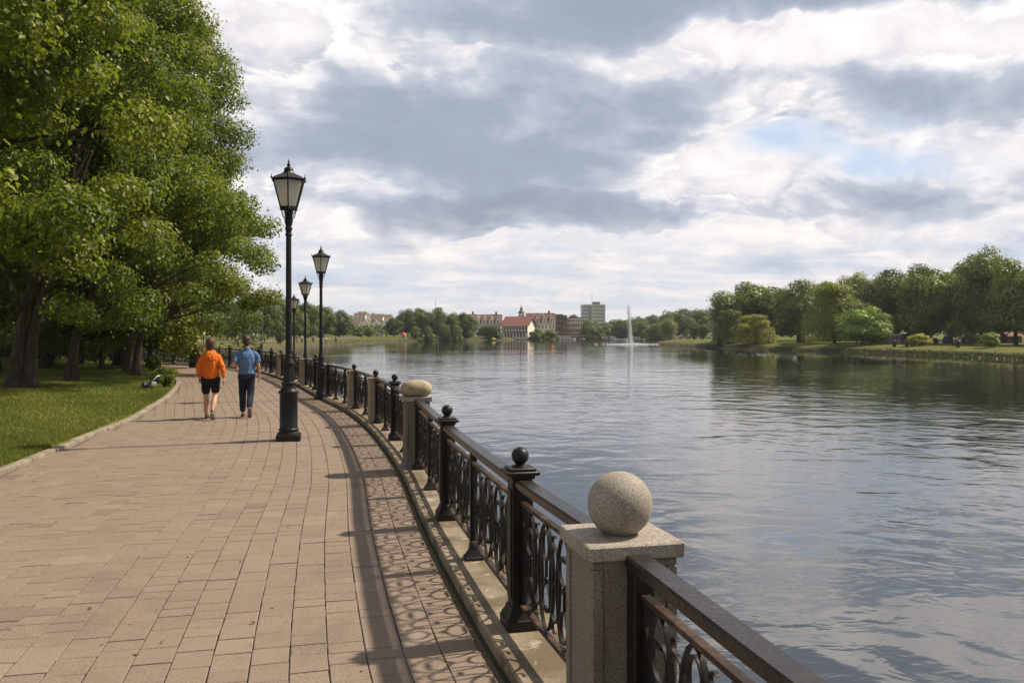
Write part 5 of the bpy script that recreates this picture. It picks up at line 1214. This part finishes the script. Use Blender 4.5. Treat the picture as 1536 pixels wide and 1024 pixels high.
        shoe('shoe', (-.088,-.055,.0), (-.09,.20,.0), SHOE, SOLEW, t); shoe('shoe', (.085,-.43,.155), (.085,-.245,.0), SHOE, SOLEW, t, (0,.6,.8))
    else:
        tb = []
        for s, e_ in ((-1, LE), (1, RE)):
            e_ = Vector(e_); sh = Vector((s*.215,0,shz-.05)); tb.append(([(s*.08,0,shz-.04),(s*.18,-.005,shz-.085),tuple(sh.lerp(e_, .35)),tuple(sh.lerp(e_, .62)),tuple(sh.lerp(e_, .84))], [.06,.074,.070,.068,.070]))
        TOR = [(.95,.17,.13,-.005),(.965,.185,.143,-.005),(1.02,.188,.146,-.005),(1.12,.19,.146,-.005),(1.22,.205,.15,-.01),(1.33,.215,.148,-.014),(1.39,.19,.125,-.012),(shz-.02,.14,.095,-.01),(shz+.01,.10,.08,-.008),(shz+.045,.075,.07,-.005),(shz+.06,.05,.05,0)]
        hem = MB(); hem.loft([[(r*math.cos(q), r*math.sin(q)*.77-.005, z) for q in [2*math.pi*k/28 for k in range(28)]] for r, z in ((.12,.945),(.188,.945),(.196,.96),(.186,1.02),(.1,1.05))])
        hem.loft([[(r*math.cos(q), -.012+r*math.sin(q)*.95, z-.012*math.sin(q)) for q in [2*math.pi*k/20 for k in range(20)]] for r, z in ((.06,shz+.01),(.088,shz+.02),(.08,shz+.065),(.066,shz+.075),(.055,shz+.05))])
        link('shirt', garment('shirt', TOR, tb, BLUE, hem), t)
        V = [(0,0,hipz+.02)]; Rd = [(.165,.128)]; E = []
        for s, (k_, a_) in ((-1, (LK, LA_)), (1, (RK, RA))):
            hp = Vector((s*(hw+.004), 0, hipz-.07)); k2 = Vector(k_); a2 = Vector(a_)
            chain(V, E, Rd, 0, [(tuple(hp), .112), (tuple(hp.lerp(k2, .5)), .102), (k_, .09), (tuple(k2.lerp(a2, .5)), .082), (tuple(k2.lerp(a2, .98)), .074)])
        tr = link('trousers', eval_mesh('trousers', V, E, Rd, 2, 0, NAVY, None, .010, 2), t)
        MB().loft([[(r*math.cos(q), r*math.sin(q)*.79-.003, z) for q in [2*math.pi*k/28 for k in range(28)]] for r, z in ((.1,.915),(.178,.915),(.18,.945),(.1,.945))]).build('belt', SHOE, t)
        shoe('shoe', (-.088,-.06,.0), (-.095,.22,.0), SHOE, SOLEB, t); shoe('shoe', (.10,-.455,.215), (.09,-.27,.0), SHOE, SOLEB, t, (0,.7,.7))
    return t
X, Y = gp(316, 629); walker('woman', (X, Y), R(12), 'woman walking away in a bright orange hooded top and black knee shorts')
X, Y = gp(370, 626); walker('man', (X, Y), R(13), 'man walking away in a blue short-sleeved shirt and navy trousers')

# ------------------------------------------------------------------ sky, sun, camera
SUNV = Vector((.82, .30, 1.0)).normalized()
SUN_EL = math.asin(SUNV.z); SUN_AZ = math.atan2(SUNV.x, SUNV.y)          # azimuth clockwise from +Y
w = bpy.data.worlds.new('World'); sc.world = w; w.use_nodes = True; g = G(w.node_tree); bg = g.n['Background']
tc = g.n.new('ShaderNodeTexCoord'); d = g.v('NORMALIZE', tc.outputs['Generated'])
sky = g.n.new('ShaderNodeTexSky'); sky.sky_type = 'NISHITA'; sky.sun_disc = False; sky.sun_elevation = SUN_EL; sky.sun_rotation = SUN_AZ
sky.air_density = 1.0; sky.dust_density = 1.2; sky.ozone_density = 1.5
dx, dy, dz = g.xyz(d)
zc = g.m('MAXIMUM', dz, 0.0)
inv = g.m('DIVIDE', 1.0, g.m('ADD', zc, .15))
P = g.cxyz(g.m('MULTIPLY', dx, inv), g.m('MULTIPLY', dy, inv), 0.0)
def dirn(px, py): v = Vector(((px-768)/F, 1, (HZ-py)/F)); return v.normalized()
def blob(px, py, wx, wy, rot=0.0):
    """soft elliptical mask in the sky around the direction of photo point (px, py)"""
    c = dirn(px, py); df = g.v('SUBTRACT', d, tuple(c)); wob = g.noise(d, 5, 4, .6, 0, out='Color')
    df = g.v('ADD', df, g.v('SCALE', g.v('SUBTRACT', wob, (.5,.5,.5)), None, .11))
    if rot:
        mp = g.n.new('ShaderNodeMapping'); mp.inputs['Rotation'].default_value = (0, rot, 0); g.l.new(df, mp.inputs[0]); df = mp.outputs[0]
    q = g.v('LENGTH', g.v('MULTIPLY', df, (F/wx, F/wx*.6, F/wy))); return g.mr(q, 0.15, 1.25, 1.0, 0.0)
# cloud sheets: round cumulus overhead (weak perspective), streaks near the horizon (strong perspective)
inv2 = g.m('DIVIDE', 1.0, g.m('ADD', zc, .33))
Q = g.cxyz(g.m('MULTIPLY', dx, inv2), g.m('MULTIPLY', dy, inv2), g.m('MULTIPLY', zc, .8))
nA = g.noise(Q, 2.3, 10, .6, .35); nB = g.noise(g.v('ADD', Q, (7.3, 2.1, .4)), 5.2, 9, .63, .4)
nA2 = g.noise(g.v('ADD', Q, (.045, .0, .055)), 2.3, 6, .56, .35); nB2 = g.noise(g.v('ADD', Q, (7.325, 2.1, .43)), 5.2, 5, .58, .4)
st = g.noise(g.v('MULTIPLY', P, (.8, 1.25, 1)), 1.7, 9, .62, .5)
blue = g.m('MAXIMUM', g.m('MULTIPLY', blob(1260,228,230,52,-.12), 1.15), g.m('MULTIPLY', blob(1340,165,150,55), .85)); blue = g.m('MAXIMUM', blue, g.m('MULTIPLY', blob(490,28,70,26), .45)); blue = g.m('MAXIMUM', blue, g.m('MULTIPLY', blob(560,280,80,30), .3))
dark = g.m('MAXIMUM', blob(740,190,430,130), g.m('MULTIPLY', blob(980,15,560,60), 1.1)); dark = g.m('MAXIMUM', dark, g.m('MULTIPLY', blob(780,318,360,38), 1.3)); dark = g.m('MAXIMUM', dark, g.m('MULTIPLY', blob(1450,130,170,50), .6)); dark = g.m('MAXIMUM', dark, g.m('MULTIPLY', blob(1420,290,190,40), .6)); dark = g.m('MAXIMUM', dark, g.m('MULTIPLY', blob(430,210,150,90), .8))
lite = g.m('MAXIMUM', g.m('MULTIPLY', blob(1080,250,170,60), 1.3), g.m('MULTIPLY', blob(1230,75,320,50), 1.25)); lite = g.m('MAXIMUM', lite, g.m('MULTIPLY', blob(400,90,120,90), .9)); lite = g.m('MAXIMUM', lite, g.m('MULTIPLY', blob(640,90,220,45), .65)); lite = g.m('MAXIMUM', lite, g.m('MULTIPLY', blob(1000,350,420,30), .7)); lite = g.m('MAXIMUM', lite, g.m('MULTIPLY', blob(1200,165,120,40), .6))
bias = g.m('SUBTRACT', g.m('MULTIPLY', dark, .25), g.m('MULTIPLY', lite, .16))
veil = g.ramp(g.m('ADD', nB, g.m('MULTIPLY', bias, .8)), [(.28, (1.0, .93, .90)), (.43, (.84, .79, .81)), (.58, (.60, .61, .68)), (.75, (.47, .49, .58))])
fB = g.m('ADD', g.m('ADD', g.m('MULTIPLY', nA, .45), g.m('MULTIPLY', nB, .55)), bias); aB = g.mr(fB, .455, .505)
cB = g.ramp(g.m('SUBTRACT', fB, g.m('MULTIPLY', g.m('SUBTRACT', nB, nB2), .7)), [(.38, (1.0, .93, .90)), (.47, (.76, .745, .79)), (.56, (.55, .57, .65)), (.70, (.42, .46, .56))])
fA = g.m('ADD', g.m('ADD', g.m('MULTIPLY', nA, .8), g.m('MULTIPLY', nB, .2)), bias); aA = g.mr(fA, .478, .520)
cA = g.ramp(g.m('SUBTRACT', g.m('ADD', g.m('MULTIPLY', fA, .8), g.m('MULTIPLY', fB, .2)), g.m('MULTIPLY', g.m('SUBTRACT', nA, nA2), 1.0)), [(.44, (1.0, .95, .92)), (.505, (.76, .75, .79)), (.57, (.50, .535, .62)), (.68, (.355, .40, .495)), (.9, (.30, .34, .42))])
ccol = g.mix(aA, g.mix(aB, veil, cB), cA)
elev = g.mr(g.m('ADD', dz, g.m('MULTIPLY', g.m('SUBTRACT', nB, .5), .12)), .05, .15)
hcol = g.ramp(g.m('ADD', g.m('MULTIPLY', st, .65), g.m('MULTIPLY', nB, .35)), [(.36, (1.0, .89, .85)), (.45, (.82, .77, .78)), (.53, (.63, .665, .74)), (.64, (.49, .56, .67))])
hcol = g.mix(g.mr(dz, 0.0, .07, .65, 0), hcol, (.70, .71, .74))
cl = g.mix(elev, hcol, ccol)
cover = g.m('SUBTRACT', g.m('ADD', g.m('MULTIPLY', nA, .5), g.m('MULTIPLY', nB, .5)), g.m('MULTIPLY', blue, .30)); cover = g.mr(cover, .10, .34)
cover = g.m('MAXIMUM', cover, g.m('SUBTRACT', 1.0, g.mr(dz, .05, .14)))
skyc = g.v('SCALE', sky.outputs[0], None, .10)
skyc = g.mix(.75, skyc, (.56, .68, .86))
# unseen sky overhead and behind the viewer, dimmed to cut fill light
sky_dim = g.m('MULTIPLY', g.mr(dy, -.3, .3, .72, 1.0), g.mr(dz, .52, .8, 1.0, .55))
g.set(bg.inputs[0], g.v('SCALE', g.mix(cover, skyc, cl), None, sky_dim)); bg.inputs[1].default_value = .90
SUN = bpy.data.lights.new('sun', 'SUN'); SUN.energy = 5.0; SUN.angle = R(1.8); SUN.color = (1.0, .86, .68)
so = bpy.data.objects.new('sun', SUN); COL.objects.link(so); so.rotation_euler = (-SUNV).to_track_quat('-Z', 'Y').to_euler()
cam = bpy.data.cameras.new('camera'); co = bpy.data.objects.new('camera', cam); COL.objects.link(co); co.location = (0, 0, CAMH); co.rotation_euler = (R(90), 0, 0)
cam.sensor_width = 36; cam.lens = F/1536*36; cam.shift_y = -(512-HZ)/1536; cam.clip_end = 12000; cam.clip_start = .05; sc.camera = co
sc.view_settings.view_transform = 'Standard'; sc.view_settings.look = 'None'; sc.view_settings.gamma = 1; sc.view_settings.exposure = .32; sc.view_settings.use_curve_mapping = False
sc.render.engine = 'CYCLES'; sc.cycles.use_denoising = True; sc.cycles.max_bounces = 6; sc.cycles.transparent_max_bounces = 6; sc.cycles.diffuse_bounces = 3; sc.cycles.glossy_bounces = 3; sc.cycles.transmission_bounces = 3
sc.cycles.sample_clamp_indirect = 4; sc.cycles.caustics_reflective = False; sc.cycles.caustics_refractive = False

hz_ = MB().box(0, 0, 14.7, 14600, 14600, 38.6); hzo = hz_.build('haze', None); tag(hzo, 'thin pale haze in the air over the lake', 'haze', kind='stuff')
m = newmat('haze'); g = G(m.node_tree); g.n.remove(g.n['Principled BSDF']); pv = g.n.new('ShaderNodeVolumePrincipled'); pv.inputs['Density'].default_value = .00017; pv.inputs['Color'].default_value = (.86, .92, 1, 1); pv.inputs['Anisotropy'].default_value = .3
g.l.new(pv.outputs[0], g.n['Material Output'].inputs['Volume']); hzo.data.materials.append(m)
sc.cycles.volume_bounces = 0
